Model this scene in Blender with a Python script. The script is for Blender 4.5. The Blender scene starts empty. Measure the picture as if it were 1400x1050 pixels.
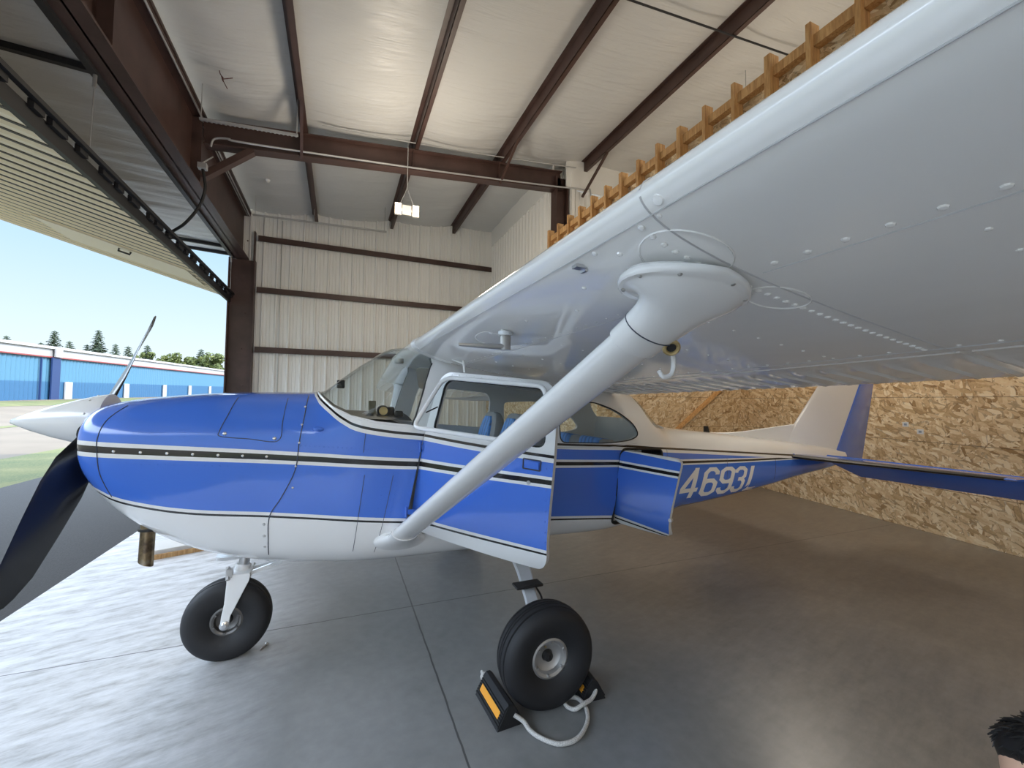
import bpy, bmesh, math, random
import numpy as np
from mathutils import Matrix, Vector
random.seed(7)
sc = bpy.context.scene
COL = sc.collection
PI = math.pi

# ------------------------------------------------------------------ camera, sky, sun, lamps, exposure
cam = bpy.data.cameras.new('camera'); camo = bpy.data.objects.new('camera', cam); COL.objects.link(camo)
cam.sensor_width = 36.0; cam.lens = 36.0*578.0/1400.0; cam.clip_start = 0.02; cam.clip_end = 2000
right = Vector((0.9254, -0.3789, 0.0121)).normalized()
back = Vector((-0.378, -0.9249, -0.0398)); back = (back - right*back.dot(right)).normalized()
up = back.cross(right)
M = Matrix((right, up, back)).transposed().to_4x4(); M.translation = (0.45, -3.15, 1.6)
camo.matrix_world = M
sc.camera = camo
sc.view_settings.view_transform = 'Standard'
sc.view_settings.look = 'None'
sc.view_settings.exposure = 0.12
sc.view_settings.gamma = 1.0
sc.view_settings.use_curve_mapping = False
sc.cycles.transparent_max_bounces = 24
sc.cycles.max_bounces = 10
sc.cycles.diffuse_bounces = 5
sc.cycles.sample_clamp_indirect = 6

w = bpy.data.worlds.new('sky'); sc.world = w; w.use_nodes = True
nt = w.node_tree; nt.nodes.clear()
out = nt.nodes.new('ShaderNodeOutputWorld'); bg = nt.nodes.new('ShaderNodeBackground')
tc = nt.nodes.new('ShaderNodeTexCoord'); sx = nt.nodes.new('ShaderNodeSeparateXYZ'); rp = nt.nodes.new('ShaderNodeValToRGB')
nt.links.new(tc.outputs['Generated'], sx.inputs[0]); nt.links.new(sx.outputs[2], rp.inputs[0])
els = rp.color_ramp.elements
els[0].position = 0.0; els[0].color = (0.86, 0.95, 1.0, 1)
els[1].position = 1.0; els[1].color = (.7, 1.1, 1.8, 1)
for p_, c_ in ((0.10, (0.74, 0.90, 1.0, 1)), (0.275, (0.50, 0.74, 0.98, 1)), (0.36, (5.4, 6.4, 7.8, 1)), (0.66, (5.4, 6.4, 7.8, 1)), (0.80, (1.0, 1.35, 1.9, 1))):
    e_ = els.new(p_); e_.color = c_
nt.links.new(rp.outputs[0], bg.inputs[0]); bg.inputs[1].default_value = 1.05
nt.links.new(bg.outputs[0], out.inputs[0])

sun = bpy.data.lights.new('sun', 'SUN'); sun.energy = 5.0; sun.angle = math.radians(0.6); sun.color = (1.0, 0.93, 0.80)
suno = bpy.data.objects.new('sun', sun); COL.objects.link(suno)
sd = Vector((0.62, -0.30, 0.66)).normalized()            # direction towards the sun, behind the hangar
suno.rotation_euler = sd.to_track_quat('Z', 'Y').to_euler()
LAMP_W = 140.0                                            # watts of a work or fill light

# ------------------------------------------------------------------ materials
def mat(name, color=(.8,.8,.8), rough=.5, metal=0, coat=0, spec=.5, emit=None, es=0):
    m = bpy.data.materials.new(name); m.use_nodes = True
    b = m.node_tree.nodes['Principled BSDF']
    b.inputs['Base Color'].default_value = (*color, 1); b.inputs['Roughness'].default_value = rough
    b.inputs['Metallic'].default_value = metal; b.inputs['Coat Weight'].default_value = coat
    b.inputs['Coat Roughness'].default_value = .04
    b.inputs['Specular IOR Level'].default_value = spec
    if emit: b.inputs['Emission Color'].default_value = (*emit, 1); b.inputs['Emission Strength'].default_value = es
    return m
class NT:
    def __init__(s, m): s.t = m.node_tree; s.b = s.t.nodes['Principled BSDF']
    def n(s, typ, **kw):
        x = s.t.nodes.new(typ)
        for k, v in kw.items(): setattr(x, k, v)
        return x
    def l(s, a, b): s.t.links.new(a, b)
    def obj(s): return s.n('ShaderNodeTexCoord').outputs['Object']
    def mapping(s, vec, scale=(1,1,1), rot=(0,0,0), loc=(0,0,0)):
        x = s.n('ShaderNodeMapping'); s.l(vec, x.inputs[0])
        x.inputs['Scale'].default_value = scale; x.inputs['Rotation'].default_value = rot; x.inputs['Location'].default_value = loc
        return x.outputs[0]
    def noise(s, vec, scale, detail=4, rough=.55, dist=0):
        x = s.n('ShaderNodeTexNoise'); s.l(vec, x.inputs['Vector']); x.inputs['Scale'].default_value = scale
        x.inputs['Detail'].default_value = detail; x.inputs['Roughness'].default_value = rough; x.inputs['Distortion'].default_value = dist
        return x.outputs[0]
    def ramp(s, fac, stops, interp='LINEAR'):
        x = s.n('ShaderNodeValToRGB'); s.l(fac, x.inputs[0]); r = x.color_ramp; r.interpolation = interp
        while len(r.elements) < len(stops): r.elements.new(.5)
        for e, (p, c) in zip(r.elements, stops):
            e.position = p; e.color = (*c, 1) if len(c) == 3 else c
        return x.outputs[0]
    def mix(s, fac, a, b, blend='MIX'):
        x = s.n('ShaderNodeMix', data_type='RGBA', blend_type=blend)
        for i, v in ((0, fac), (6, a), (7, b)):
            if isinstance(v, (int, float)): x.inputs[i].default_value = v
            elif isinstance(v, tuple): x.inputs[i].default_value = (*v, 1) if len(v) == 3 else v
            else: s.l(v, x.inputs[i])
        return x.outputs[2]
    def math(s, op, a, b=None, c=None):
        x = s.n('ShaderNodeMath', operation=op)
        for i, v in enumerate((a, b, c)):
            if v is None: continue
            if isinstance(v, (int, float)): x.inputs[i].default_value = v
            else: s.l(v, x.inputs[i])
        return x.outputs[0]
    def bump(s, h, strength=.3, dist=.01):
        x = s.n('ShaderNodeBump'); s.l(h, x.inputs['Height']); x.inputs['Strength'].default_value = strength
        x.inputs['Distance'].default_value = dist; s.l(x.outputs[0], s.b.inputs['Normal'])
    def curve(s, x, pts, x0, x1, z0, z1):
        """a function z(x) given by points, as a float curve"""
        f = s.math('DIVIDE', s.math('SUBTRACT', x, x0), x1 - x0)
        c = s.n('ShaderNodeFloatCurve'); s.l(f, c.inputs['Value']); cv = c.mapping.curves[0]
        P = [((a - x0)/(x1 - x0), (b - z0)/(z1 - z0)) for a, b in pts]
        while len(cv.points) < len(P): cv.points.new(.5, .5)
        for q, (a, b) in zip(cv.points, P): q.location = (a, b); q.handle_type = 'AUTO_CLAMPED'
        c.mapping.update()
        return s.math('ADD', s.math('MULTIPLY', c.outputs[0], z1 - z0), z0)

WHITE = (.83, .835, .84); BLUE = (.065, .185, .70); BLACK = (.008, .008, .010)
M_white = mat('white_paint', WHITE, .16, 0, .35)
M_wing = mat('white_wing_paint', (.90, .895, .88), .13, 0, .5)
k_ = NT(M_wing); k_.bump(k_.noise(k_.mapping(k_.obj(), (2.2, 1.5, 2)), 2.0, 2), .12, .02)
M_blue = mat('blue_paint', BLUE, .18, 0, .6)
M_black = mat('black_paint', BLACK, .3, 0, .2)
M_rubber = mat('tire_rubber', (.012, .012, .014), .62)
M_seam = mat('panel_seam', (.05, .06, .09), .5)
M_wseam = mat('white_panel_seam', (.52, .52, .53), .5)
M_steel = mat('bare_steel', (.62, .62, .63), .28, 1)
M_alu = mat('cast_aluminium', (.50, .49, .48), .42, .85)
M_dalu = mat('dark_brake_dusted_alloy', (.16, .155, .15), .45, .7)
M_silver = mat('silver_paint', (.62, .64, .66), .3, .2)
M_exh = mat('heat_stained_pipe', (.30, .23, .15), .32, 1)
k_ = NT(M_exh); v = k_.noise(k_.mapping(k_.obj(), (6, 6, 5)), 3, 3)
k_.l(k_.ramp(v, [(.35, (.12, .09, .07)), (.55, (.36, .27, .16)), (.7, (.45, .40, .33))]), k_.b.inputs['Base Color'])
M_int = mat('cabin_trim', (.72, .72, .71), .7)
M_dark = mat('black_plastic', (.012, .012, .013), .45)
M_grey = mat('grey_leather', (.36, .35, .335), .55)
M_quilt = mat('blue_quilted_leather', (.06, .20, .62), .45)
k_ = NT(M_quilt); o_ = k_.obj()
wv = k_.n('ShaderNodeTexWave', wave_type='BANDS', bands_direction='Y'); k_.l(o_, wv.inputs[0])
wv.inputs['Scale'].default_value = 6.0; wv.inputs['Distortion'].default_value = 3.0; wv.inputs['Detail Scale'].default_value = 2.0
k_.l(k_.ramp(wv.outputs[0], [(.0, (.16, .24, .42)), (.12, (.12, .32, .78)), (1, (.20, .44, .90))]), k_.b.inputs['Base Color'])
k_.bump(wv.outputs[0], .5, .01)
M_brown = mat('red_oxide_steel', (.050, .026, .022), .45)
k_ = NT(M_brown); v = k_.noise(k_.obj(), 2.5, 5)
k_.l(k_.ramp(v, [(.3, (.050, .026, .021)), (.7, (.085, .047, .040))]), k_.b.inputs['Base Color'])
M_bsteel = mat('black_door_steel', (.012, .012, .015), .5)
M_galv = mat('galvanised_conduit', (.50, .50, .50), .35, .6)
M_cwhite = mat('white_ribbed_metal', (.84, .835, .81), .42)
M_ins = mat('white_insulation_facing', (.60, .60, .59), .38)
k_ = NT(M_ins); o_ = k_.obj()
h1 = k_.noise(k_.mapping(o_, (.55, 6.0, 1)), 1.2, 5, .6, .8); h2 = k_.noise(k_.mapping(o_, (3, 14, 1)), 1.5, 3)
k_.bump(k_.math('ADD', h1, k_.math('MULTIPLY', h2, .25)), .45, .05)
M_tan = mat('tan_ribbed_metal', (.92, .80, .60), .45)
M_lumber = mat('framing_lumber', (.56, .33, .14), .6)
k_ = NT(M_lumber); v = k_.noise(k_.mapping(k_.obj(), (14, 14, 1.3)), 2.2, 4, .6, 1.2)
k_.l(k_.ramp(v, [(.3, (.36, .18, .065)), (.5, (.54, .31, .125)), (.7, (.68, .44, .21))]), k_.b.inputs['Base Color'])
M_rope = mat('white_braided_rope', (.62, .61, .58), .8)
k_ = NT(M_rope); vo = k_.n('ShaderNodeTexVoronoi'); k_.l(k_.obj(), vo.inputs['Vector']); vo.inputs['Scale'].default_value = 260
k_.l(k_.ramp(vo.outputs['Distance'], [(0, (.72, .71, .68)), (.8, (.36, .35, .33))]), k_.b.inputs['Base Color'])
M_orange = mat('orange_reflective_tape', (.85, .36, .03), .4)
M_brass = mat('brass', (.55, .43, .22), .4, .8)
M_skin = mat('skin', (.62, .38, .26), .5)
M_hair = mat('black_hair', (.008, .007, .007), .45)
M_shirt = mat('navy_cotton', (.04, .06, .12), .8)
M_asph = mat('asphalt', (.09, .09, .095), .85)
k_ = NT(M_asph); o_ = k_.obj(); v = k_.noise(o_, 60, 4); v2 = k_.noise(o_, .5, 4)
c_ = k_.ramp(v, [(.3, (.018, .018, .019)), (.7, (.046, .044, .043))]); k_.l(k_.mix(v2, c_, (.036, .034, .032)), k_.b.inputs['Base Color']); k_.bump(v, .4, .01)
M_pave = mat('pale_taxiway', (.36, .30, .23), .9)
k_ = NT(M_pave); o_ = k_.obj(); v = k_.noise(o_, .35, 5)
k_.l(k_.ramp(v, [(.3, (.125, .098, .068)), (.7, (.170, .135, .096))]), k_.b.inputs['Base Color'])
M_grass = mat('short_grass', (.12, .16, .04), .9)
k_ = NT(M_grass); o_ = k_.obj(); v = k_.noise(o_, .7, 6); v2 = k_.noise(o_, 25, 3)
c_ = k_.ramp(v, [(.35, (.055, .085, .020)), (.55, (.13, .135, .035)), (.7, (.25, .21, .08))])
k_.l(k_.mix(.5, c_, k_.ramp(v2, [(.3, (.035, .06, .014)), (.7, (.20, .19, .065))])), k_.b.inputs['Base Color'])

def concrete():
    m = mat('polished_concrete', (.2, .2, .2), .3); k = NT(m); o = k.obj()
    s = k.n('ShaderNodeSeparateXYZ'); k.l(o, s.inputs[0]); x, y = s.outputs[0], s.outputs[1]
    v1 = k.noise(o, .55, 6, .6, .6); v2 = k.noise(k.mapping(k.mapping(o, rot=(0, 0, -.25)), (1.6, 5.5, 1)), 2.2, 8, .72); v3 = k.noise(o, 14, 4)
    base = k.ramp(v1, [(.30, (.165, .172, .174)), (.5, (.235, .24, .24)), (.72, (.335, .335, .33))])
    # browner concrete towards the back of the hangar
    f = k.n('ShaderNodeMapRange'); f.inputs[1].default_value = 1.6; f.inputs[2].default_value = 3.2
    k.l(k.math('ADD', x, k.math('MULTIPLY', k.math('SUBTRACT', v1, .5), 2.2)), f.inputs[0])
    base = k.mix(k.math('MULTIPLY', f.outputs[0], .75), base, k.ramp(v2, [(.3, (.125, .108, .092)), (.7, (.245, .212, .178))]))
    # scuffed concrete, with the door's daylight painted in as a paler tone
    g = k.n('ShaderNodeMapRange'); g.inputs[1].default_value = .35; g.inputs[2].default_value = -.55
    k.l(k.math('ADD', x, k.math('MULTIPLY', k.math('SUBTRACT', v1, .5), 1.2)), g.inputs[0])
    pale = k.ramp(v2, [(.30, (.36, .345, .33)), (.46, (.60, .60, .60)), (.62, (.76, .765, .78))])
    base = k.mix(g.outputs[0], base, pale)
    base = k.mix(.18, base, k.ramp(v3, [(.3, (.02, .02, .02)), (.7, (.4, .4, .4))]), 'OVERLAY')
    # saw-cut joints
    wob = k.math('MULTIPLY', k.math('SUBTRACT', k.noise(o, 6, 2), .5), .012)
    j1 = k.math('LESS_THAN', k.math('ABSOLUTE', k.math('SUBTRACT', k.math('ADD', x, wob), 1.02)), .005)
    j2 = k.math('LESS_THAN', k.math('ABSOLUTE', k.math('SUBTRACT', k.math('ADD', y, wob), .23)), .005)
    j = k.math('MAXIMUM', j1, j2)
    base = k.mix(k.math('MULTIPLY', j, .75), base, (.03, .03, .03))
    k.l(base, k.b.inputs['Base Color'])
    r = k.n('ShaderNodeMapRange'); k.l(v2, r.inputs[0]); r.inputs[3].default_value = .25; r.inputs[4].default_value = .33
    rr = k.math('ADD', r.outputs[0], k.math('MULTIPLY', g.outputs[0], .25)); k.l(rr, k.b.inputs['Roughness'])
    k.bump(k.math('ADD', v3, k.math('MULTIPLY', j, -2)), .06, .01)
    return m
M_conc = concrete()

def osb(name, axis, tint=1.0):
    """strand board: overlapping layers of long flakes at several angles"""
    m = mat(name, (.6, .42, .22), .62); k = NT(m); o = k.obj()
    s = k.n('ShaderNodeSeparateXYZ'); k.l(o, s.inputs[0]); c = k.n('ShaderNodeCombineXYZ')
    k.l(s.outputs[1 if axis == 'x' else 0], c.inputs[0]); k.l(s.outputs[2], c.inputs[1]); uv = c.outputs[0]
    wn = k.n('ShaderNodeTexNoise'); k.l(uv, wn.inputs['Vector']); wn.inputs['Scale'].default_value = 7; wn.inputs['Detail'].default_value = 1
    uvw = k.n('ShaderNodeVectorMath', operation='MULTIPLY_ADD'); k.l(wn.outputs['Color'], uvw.inputs[0])
    uvw.inputs[1].default_value = (.05, .05, 0); k.l(uv, uvw.inputs[2])
    col = None
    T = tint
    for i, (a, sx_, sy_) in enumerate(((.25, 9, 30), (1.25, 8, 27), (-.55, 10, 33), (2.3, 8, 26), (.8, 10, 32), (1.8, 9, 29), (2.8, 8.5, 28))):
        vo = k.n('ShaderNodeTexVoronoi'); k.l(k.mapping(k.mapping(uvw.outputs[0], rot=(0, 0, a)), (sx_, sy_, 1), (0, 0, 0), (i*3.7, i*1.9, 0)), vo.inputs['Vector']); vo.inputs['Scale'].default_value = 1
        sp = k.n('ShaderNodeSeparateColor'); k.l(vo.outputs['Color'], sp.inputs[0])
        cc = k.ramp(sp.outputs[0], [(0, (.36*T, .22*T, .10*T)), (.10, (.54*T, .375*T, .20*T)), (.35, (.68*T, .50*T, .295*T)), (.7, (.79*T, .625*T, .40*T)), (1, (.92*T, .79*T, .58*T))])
        edge = k.math('GREATER_THAN', vo.outputs['Distance'], .72)
        cc = k.mix(k.math('MULTIPLY', edge, .45), cc, (.16*T, .09*T, .04*T))
        col = cc if col is None else k.mix(k.math('GREATER_THAN', sp.outputs[1], .52), col, cc)
        last = sp.outputs[0]
    # sheet joints every 0.61 m of height
    fr = k.math('ABSOLUTE', k.math('SUBTRACT', k.math('FRACT', k.math('ADD', k.math('DIVIDE', s.outputs[2], .57), .5)), .5))
    col = k.mix(k.math('MULTIPLY', k.math('LESS_THAN', fr, .006), .7), col, (.06, .035, .02))
    gr = k.noise(k.mapping(uv, (30, 30, 1)), 1.2, 4, .7)
    col = k.mix(.35, col, k.ramp(gr, [(.3, (.25, .25, .25)), (.7, (.75, .75, .75))]), 'OVERLAY')
    k.l(col, k.b.inputs['Base Color']); k.bump(last, .25, .004)
    return m
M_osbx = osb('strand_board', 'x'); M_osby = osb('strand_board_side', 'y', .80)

def glass(name, tint=(.93, .95, .95), gl=.10):
    m = bpy.data.materials.new(name); m.use_nodes = True; t = m.node_tree; t.nodes.clear()
    o = t.nodes.new('ShaderNodeOutputMaterial'); mx = t.nodes.new('ShaderNodeMixShader'); tr = t.nodes.new('ShaderNodeBsdfTransparent')
    g = t.nodes.new('ShaderNodeBsdfGlossy'); g.inputs['Roughness'].default_value = .02; tr.inputs[0].default_value = (*tint, 1)
    fr = t.nodes.new('ShaderNodeFresnel'); fr.inputs[0].default_value = 1.3
    ge = t.nodes.new('ShaderNodeNewGeometry'); mm = t.nodes.new('ShaderNodeMath'); mm.operation = 'MULTIPLY_ADD'; mm.inputs[1].default_value = -1.0; t.links.new(ge.outputs['Backfacing'], mm.inputs[0]); mm.inputs[2].default_value = 1.0
    m2 = t.nodes.new('ShaderNodeMath'); m2.operation = 'MULTIPLY'; t.links.new(fr.outputs[0], m2.inputs[0]); t.links.new(mm.outputs[0], m2.inputs[1]); t.links.new(m2.outputs[0], mx.inputs[0]); t.links.new(tr.outputs[0], mx.inputs[1]); t.links.new(g.outputs[0], mx.inputs[2]); t.links.new(mx.outputs[0], o.inputs[0])
    return m
M_glass = glass('acrylic_window')

# ------------------------------------------------------------------ mesh helpers
class MB:
    def __init__(s): s.v = []; s.f = []; s.m = []
    def add(s, vs, fs, mi=0):
        b = len(s.v); s.v += [tuple(map(float, p)) for p in vs]
        for q in fs: s.f.append([b + i for i in q]); s.m.append(mi)
        return s
    def box(s, c, d, rot=None, mi=0):
        c = Vector(c); R = rot.to_3x3() if rot is not None else Matrix.Identity(3); vs = []
        for z in (-.5, .5):
            for x, y in ((-.5, -.5), (.5, -.5), (.5, .5), (-.5, .5)):
                vs.append(c + R @ Vector((x*d[0], y*d[1], z*d[2])))
        return s.add(vs, [(3,2,1,0), (4,5,6,7), (0,1,5,4), (1,2,6,5), (2,3,7,6), (3,0,4,7)], mi)
    def bar(s, a, b, w, h, upv=(0,0,1), mi=0):
        a = Vector(a); b = Vector(b); d = (b - a); L = d.length; d.normalize()
        x = d.cross(Vector(upv)); x.normalize(); z = x.cross(d)
        R = Matrix((d, x, z)).transposed()
        return s.box((a + b)/2, (L, w, h), R, mi)
    def loft(s, rings, cap=True, closed=True, mi=0):
        n = len(rings[0]); b = len(s.v)
        for r in rings: s.v += [tuple(map(float, p)) for p in r]
        for i in range(len(rings) - 1):
            for j in range(n if closed else n - 1):
                k = (j + 1) % n
                s.f.append([b + i*n + j, b + i*n + k, b + (i+1)*n + k, b + (i+1)*n + j]); s.m.append(mi)
        if cap:
            s.f.append([b + j for j in range(n)][::-1]); s.m.append(mi)
            e = b + (len(rings) - 1)*n; s.f.append([e + j for j in range(n)]); s.m.append(mi)
        return s
    def tube(s, pts, r, n=10, cap=True, mi=0):
        P = [Vector(p) for p in pts]; rs = r if isinstance(r, (list, tuple)) else [r]*len(P)
        t0 = (P[1] - P[0]).normalized(); ref = Vector((0,0,1)) if abs(t0.z) < .9 else Vector((1,0,0))
        nx = t0.cross(ref).normalized(); rings = []
        for i, p in enumerate(P):
            t = (P[min(i+1, len(P)-1)] - P[max(i-1, 0)])
            if t.length < 1e-9: t = t0
            t.normalize(); nx = (nx - t*nx.dot(t)); nx.normalize(); ny = t.cross(nx)
            rings.append([p + (nx*math.cos(a) + ny*math.sin(a))*rs[i] for a in (2*PI*k/n for k in range(n))])
        return s.loft(rings, cap, True, mi)
    def lathe(s, prof, c, axis='y', n=40, mi=0, closed=False):
        """prof: (radius, offset along the axis)"""
        rings = []
        for r, h in prof:
            ring = []
            for k in range(n):
                a = 2*PI*k/n; u, v_ = r*math.cos(a), r*math.sin(a)
                p = {'y': (u, h, v_), 'x': (h, u, v_), 'z': (u, v_, h)}[axis]
                ring.append((c[0]+p[0], c[1]+p[1], c[2]+p[2]))
            rings.append(ring)
        if closed: rings.append(rings[0])
        return s.loft(rings, not closed, True, mi)
    def dome(s, p, nrm, r, h, n=8, mi=0):
        p = Vector(p); nn = Vector(nrm).normalized(); a = nn.orthogonal().normalized(); b_ = nn.cross(a)
        rings = [[p + (a*math.cos(t) + b_*math.sin(t))*rr + nn*hh for t in (2*PI*k/n for k in range(n))] for rr, hh in ((r, -.001), (r*.8, h*.65), (r*.3, h))]
        return s.loft(rings, True, True, mi)
    def grid(s, fn, nu, nv, mi=0):
        b = len(s.v)
        for i in range(nu + 1):
            for j in range(nv + 1): s.v.append(tuple(map(float, fn(i/nu, j/nv))))
        for i in range(nu):
            for j in range(nv):
                a = b + i*(nv+1) + j; s.f.append([a, a + nv + 1, a + nv + 2, a + 1]); s.m.append(mi)
        return s

ROOTINV = {}
def build(name, mb, mats, parent=None, smooth=35, bevel=0, fix=True):
    me = bpy.data.meshes.new(name); me.from_pydata(mb.v, [], mb.f); me.update()
    ms = mats if isinstance(mats, (list, tuple)) else [mats]
    for m in ms: me.materials.append(m)
    if len(ms) > 1: me.polygons.foreach_set('material_index', mb.m)
    if fix:
        bm = bmesh.new(); bm.from_mesh(me); bmesh.ops.recalc_face_normals(bm, faces=bm.faces); bm.to_mesh(me); bm.free()
    shade(me, smooth)
    o = bpy.data.objects.new(name, me); COL.objects.link(o)
    if bevel:
        b = o.modifiers.new('bevel', 'BEVEL'); b.width = bevel; b.segments = 2; b.limit_method = 'ANGLE'; b.angle_limit = math.radians(40)
    if parent is not None: attach(o, parent)
    return o
def shade(me, ang):
    if not ang: return
    me.polygons.foreach_set('use_smooth', [True]*len(me.polygons)); me.set_sharp_from_angle(angle=math.radians(ang))
def attach(o, parent):
    """geometry is written in world coordinates; parents are unrotated"""
    o.parent = parent
    q = parent; off = Vector((0,0,0))
    while q is not None: off += q.location; q = q.parent
    o.location = o.location - off
def tag(o, label, cat, group=None, kind=None):
    if label: o['label'] = label
    if cat: o['category'] = cat
    if group: o['group'] = group
    if kind: o['kind'] = kind
    return o
def struct(o, label=None, cat=None):
    o['kind'] = 'structure'
    if label: o['label'] = label
    if cat: o['category'] = cat
    return o
def thing(name, loc, label, cat, group=None):
    o = bpy.data.objects.new(name, None); o.empty_display_size = .2; COL.objects.link(o); o.location = loc
    return tag(o, label, cat, group)
def smoothpts(pts, n=8):
    """catmull-rom through the points"""
    P = [Vector(p) for p in pts]; out_ = []
    for i in range(len(P) - 1):
        a, b, c, d = P[max(i-1, 0)], P[i], P[i+1], P[min(i+2, len(P)-1)]
        for k in range(n):
            t = k/n
            out_.append(.5*((2*b) + (c-a)*t + (2*a-5*b+4*c-d)*t*t + (3*b-a-3*c+d)*t**3))
    return out_ + [P[-1]]
def prism(poly, y0, y1, mi=0):
    """polygon in (x, z), extruded along y"""
    n = len(poly); mb = MB(); mb.loft([[(x, y0, z) for x, z in poly], [(x, y1, z) for x, z in poly]], True, True, mi)
    return mb
def rounded(poly, r, n=5):
    out_ = []; N = len(poly)
    for i in range(N):
        p = Vector(poly[i]); a = Vector(poly[i-1]); b = Vector(poly[(i+1) % N]); rr = r[i] if isinstance(r, (list, tuple)) else r
        da = (a - p); db = (b - p); rr = min(rr, da.length*.48, db.length*.48)
        if rr <= 0: out_.append(tuple(p)); continue
        s_ = p + da.normalized()*rr; e_ = p + db.normalized()*rr
        for k in range(n + 1):
            t = k/n; out_.append(tuple((1-t)**2*s_ + 2*t*(1-t)*p + t*t*e_))
    return out_
def append(o, mb, mi=0):
    """add small surface detail (rivet heads) to an existing mesh"""
    t_ = bpy.data.meshes.new('tmp'); t_.from_pydata(mb.v, [], mb.f); t_.update()
    bm = bmesh.new(); bm.from_mesh(t_); bmesh.ops.recalc_face_normals(bm, faces=bm.faces)
    for f in bm.faces: f.material_index = mi
    bm.from_mesh(o.data); bm.to_mesh(o.data); bm.free(); bpy.data.meshes.remove(t_); shade(o.data, 35)
TRASH = []
def tempobj(mb, mats=()):
    me = bpy.data.meshes.new('tmp'); me.from_pydata(mb.v, [], mb.f); me.update()
    bm = bmesh.new(); bm.from_mesh(me); bmesh.ops.recalc_face_normals(bm, faces=bm.faces); bm.to_mesh(me); bm.free()
    for m in mats: me.materials.append(m)
    if mats: me.polygons.foreach_set('material_index', mb.m)
    o = bpy.data.objects.new('tmp', me); COL.objects.link(o); TRASH.append(o); return o
def boolean(o, cuts, ang=35):
    """cuts: list of (operation, MB)"""
    mats = list(o.data.materials)
    for op, mb in cuts:
        c = tempobj(mb, mats); md = o.modifiers.new('cut', 'BOOLEAN'); md.operation = op; md.object = c; md.solver = 'EXACT'
    dg = bpy.context.evaluated_depsgraph_get(); dg.update()
    me = bpy.data.meshes.new_from_object(o.evaluated_get(dg))
    o.modifiers.clear(); o.data = me; shade(me, ang)
    for c in TRASH: bpy.data.objects.remove(c, do_unlink=True)
    TRASH.clear()
    return o

# ------------------------------------------------------------------ the airplane
def pchip(X, Y):
    X = np.array(X, float); Y = np.array(Y, float); h = np.diff(X); d = np.diff(Y)/h; m = np.zeros(len(X))
    for i in range(1, len(X)-1):
        if d[i-1]*d[i] > 0:
            w1, w2 = 2*h[i]+h[i-1], h[i]+2*h[i-1]; m[i] = (w1+w2)/(w1/d[i-1]+w2/d[i])
    m[0], m[-1] = d[0], d[-1]
    def f(x):
        x = min(max(x, X[0]), X[-1]); i = min(max(int(np.searchsorted(X, x)) - 1, 0), len(h)-1); t = (x-X[i])/h[i]
        return float((2*t**3-3*t*t+1)*Y[i] + (t**3-2*t*t+t)*h[i]*m[i] + (-2*t**3+3*t*t)*Y[i+1] + (t**3-t*t)*h[i]*m[i+1])
    return f
#        x     zb     zt     zm    w     nt   nb
ST = [(-.80, 1.22, 1.505, 1.37, .255, 2.2, 2.2), (-.775,1.13, 1.535, 1.36, .315, 2.3, 2.3), (-.74, 1.07, 1.555, 1.355,.345, 2.4, 2.4),
      (-.68, .995, 1.572, 1.345,.370, 2.5, 2.5), (-.58, .89,  1.59,  1.33, .395, 2.6, 2.5), (-.4,  .765, 1.612, 1.30, .420, 2.7, 2.6), (-.2,  .675, 1.628, 1.28, .445, 2.8, 2.7),
      (.1,   .60,  1.638, 1.25, .47,  2.9, 2.9), (.30,  .575, 1.640, 1.20, .495, 3.2, 3.0), (.345, .572, 1.650, 1.19, .50, 3.2, 3.0), (.48,  .562, 1.755, 1.16, .522, 3.2, 3.1), (.62, .558, 1.86, 1.13, .54, 3.4, 3.2),
      (.79,  .555, 1.955, 1.10, .55,  4.0, 3.2), (.95,  .555, 1.96,  1.08, .558, 5.5, 3.2), (1.2, .555, 1.915, 1.06, .562, 6.5, 3.2), (1.9, .575, 1.785, 1.04, .552, 6.5, 3.1),
      (2.42, .60,  1.715, 1.02, .50,  5.0, 4.6), (2.68, .618, 1.69,  1.01, .462, 3.8, 4.6), (2.9,  .63,  1.53, 1.01, .43, 2.9, 4.2), (3.05, .64, 1.43, 1.01, .405, 2.5, 3.8), (3.25, .655, 1.378, 1.01, .372, 2.3, 3.0),
      (3.8,  .700, 1.318, 1.0,  .30,  2.2, 3.4), (4.5,  .765,  1.245, .99,  .222, 2.2, 3.2), (5.1,  .825, 1.18,  .985, .155, 2.1, 2.3), (5.6, .875, 1.12, .985, .095, 2.0, 2.2), (5.95, .92, 1.06, .985, .045, 2, 2)]
SX = [s[0] for s in ST]
ZB, ZT, ZM, WW, NTP, NB = [pchip(SX, [s[i] for s in ST]) for i in range(1, 7)]
def fus(x, z, off=0):
    zm = ZM(x); w_ = WW(x) + off
    if z >= zm: r = (z - zm)/(ZT(x) + off - zm); n = NTP(x)
    else: r = (zm - z)/(zm - ZB(x) + off); n = NB(x)
    return w_*max(0.0, 1 - min(1.0, abs(r))**n)**(1/n)
def fring(x, off=0, n=72):
    ring = []; zm, zt, zb, w_ = ZM(x), ZT(x)+off, ZB(x)-off, WW(x)+off
    for k in range(n):
        a = 2*PI*k/n; c, s_ = math.cos(a), math.sin(a); nn = NTP(x) if s_ >= 0 else NB(x)
        y = w_*math.copysign(abs(c)**(2/nn), c); z = zm + (zt-zm if s_ >= 0 else zm-zb)*math.copysign(abs(s_)**(2/nn), s_)
        ring.append((x, y, z))
    return ring
def side(x, z, off=.002): return (x, -fus(x, z) - off, z)

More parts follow.
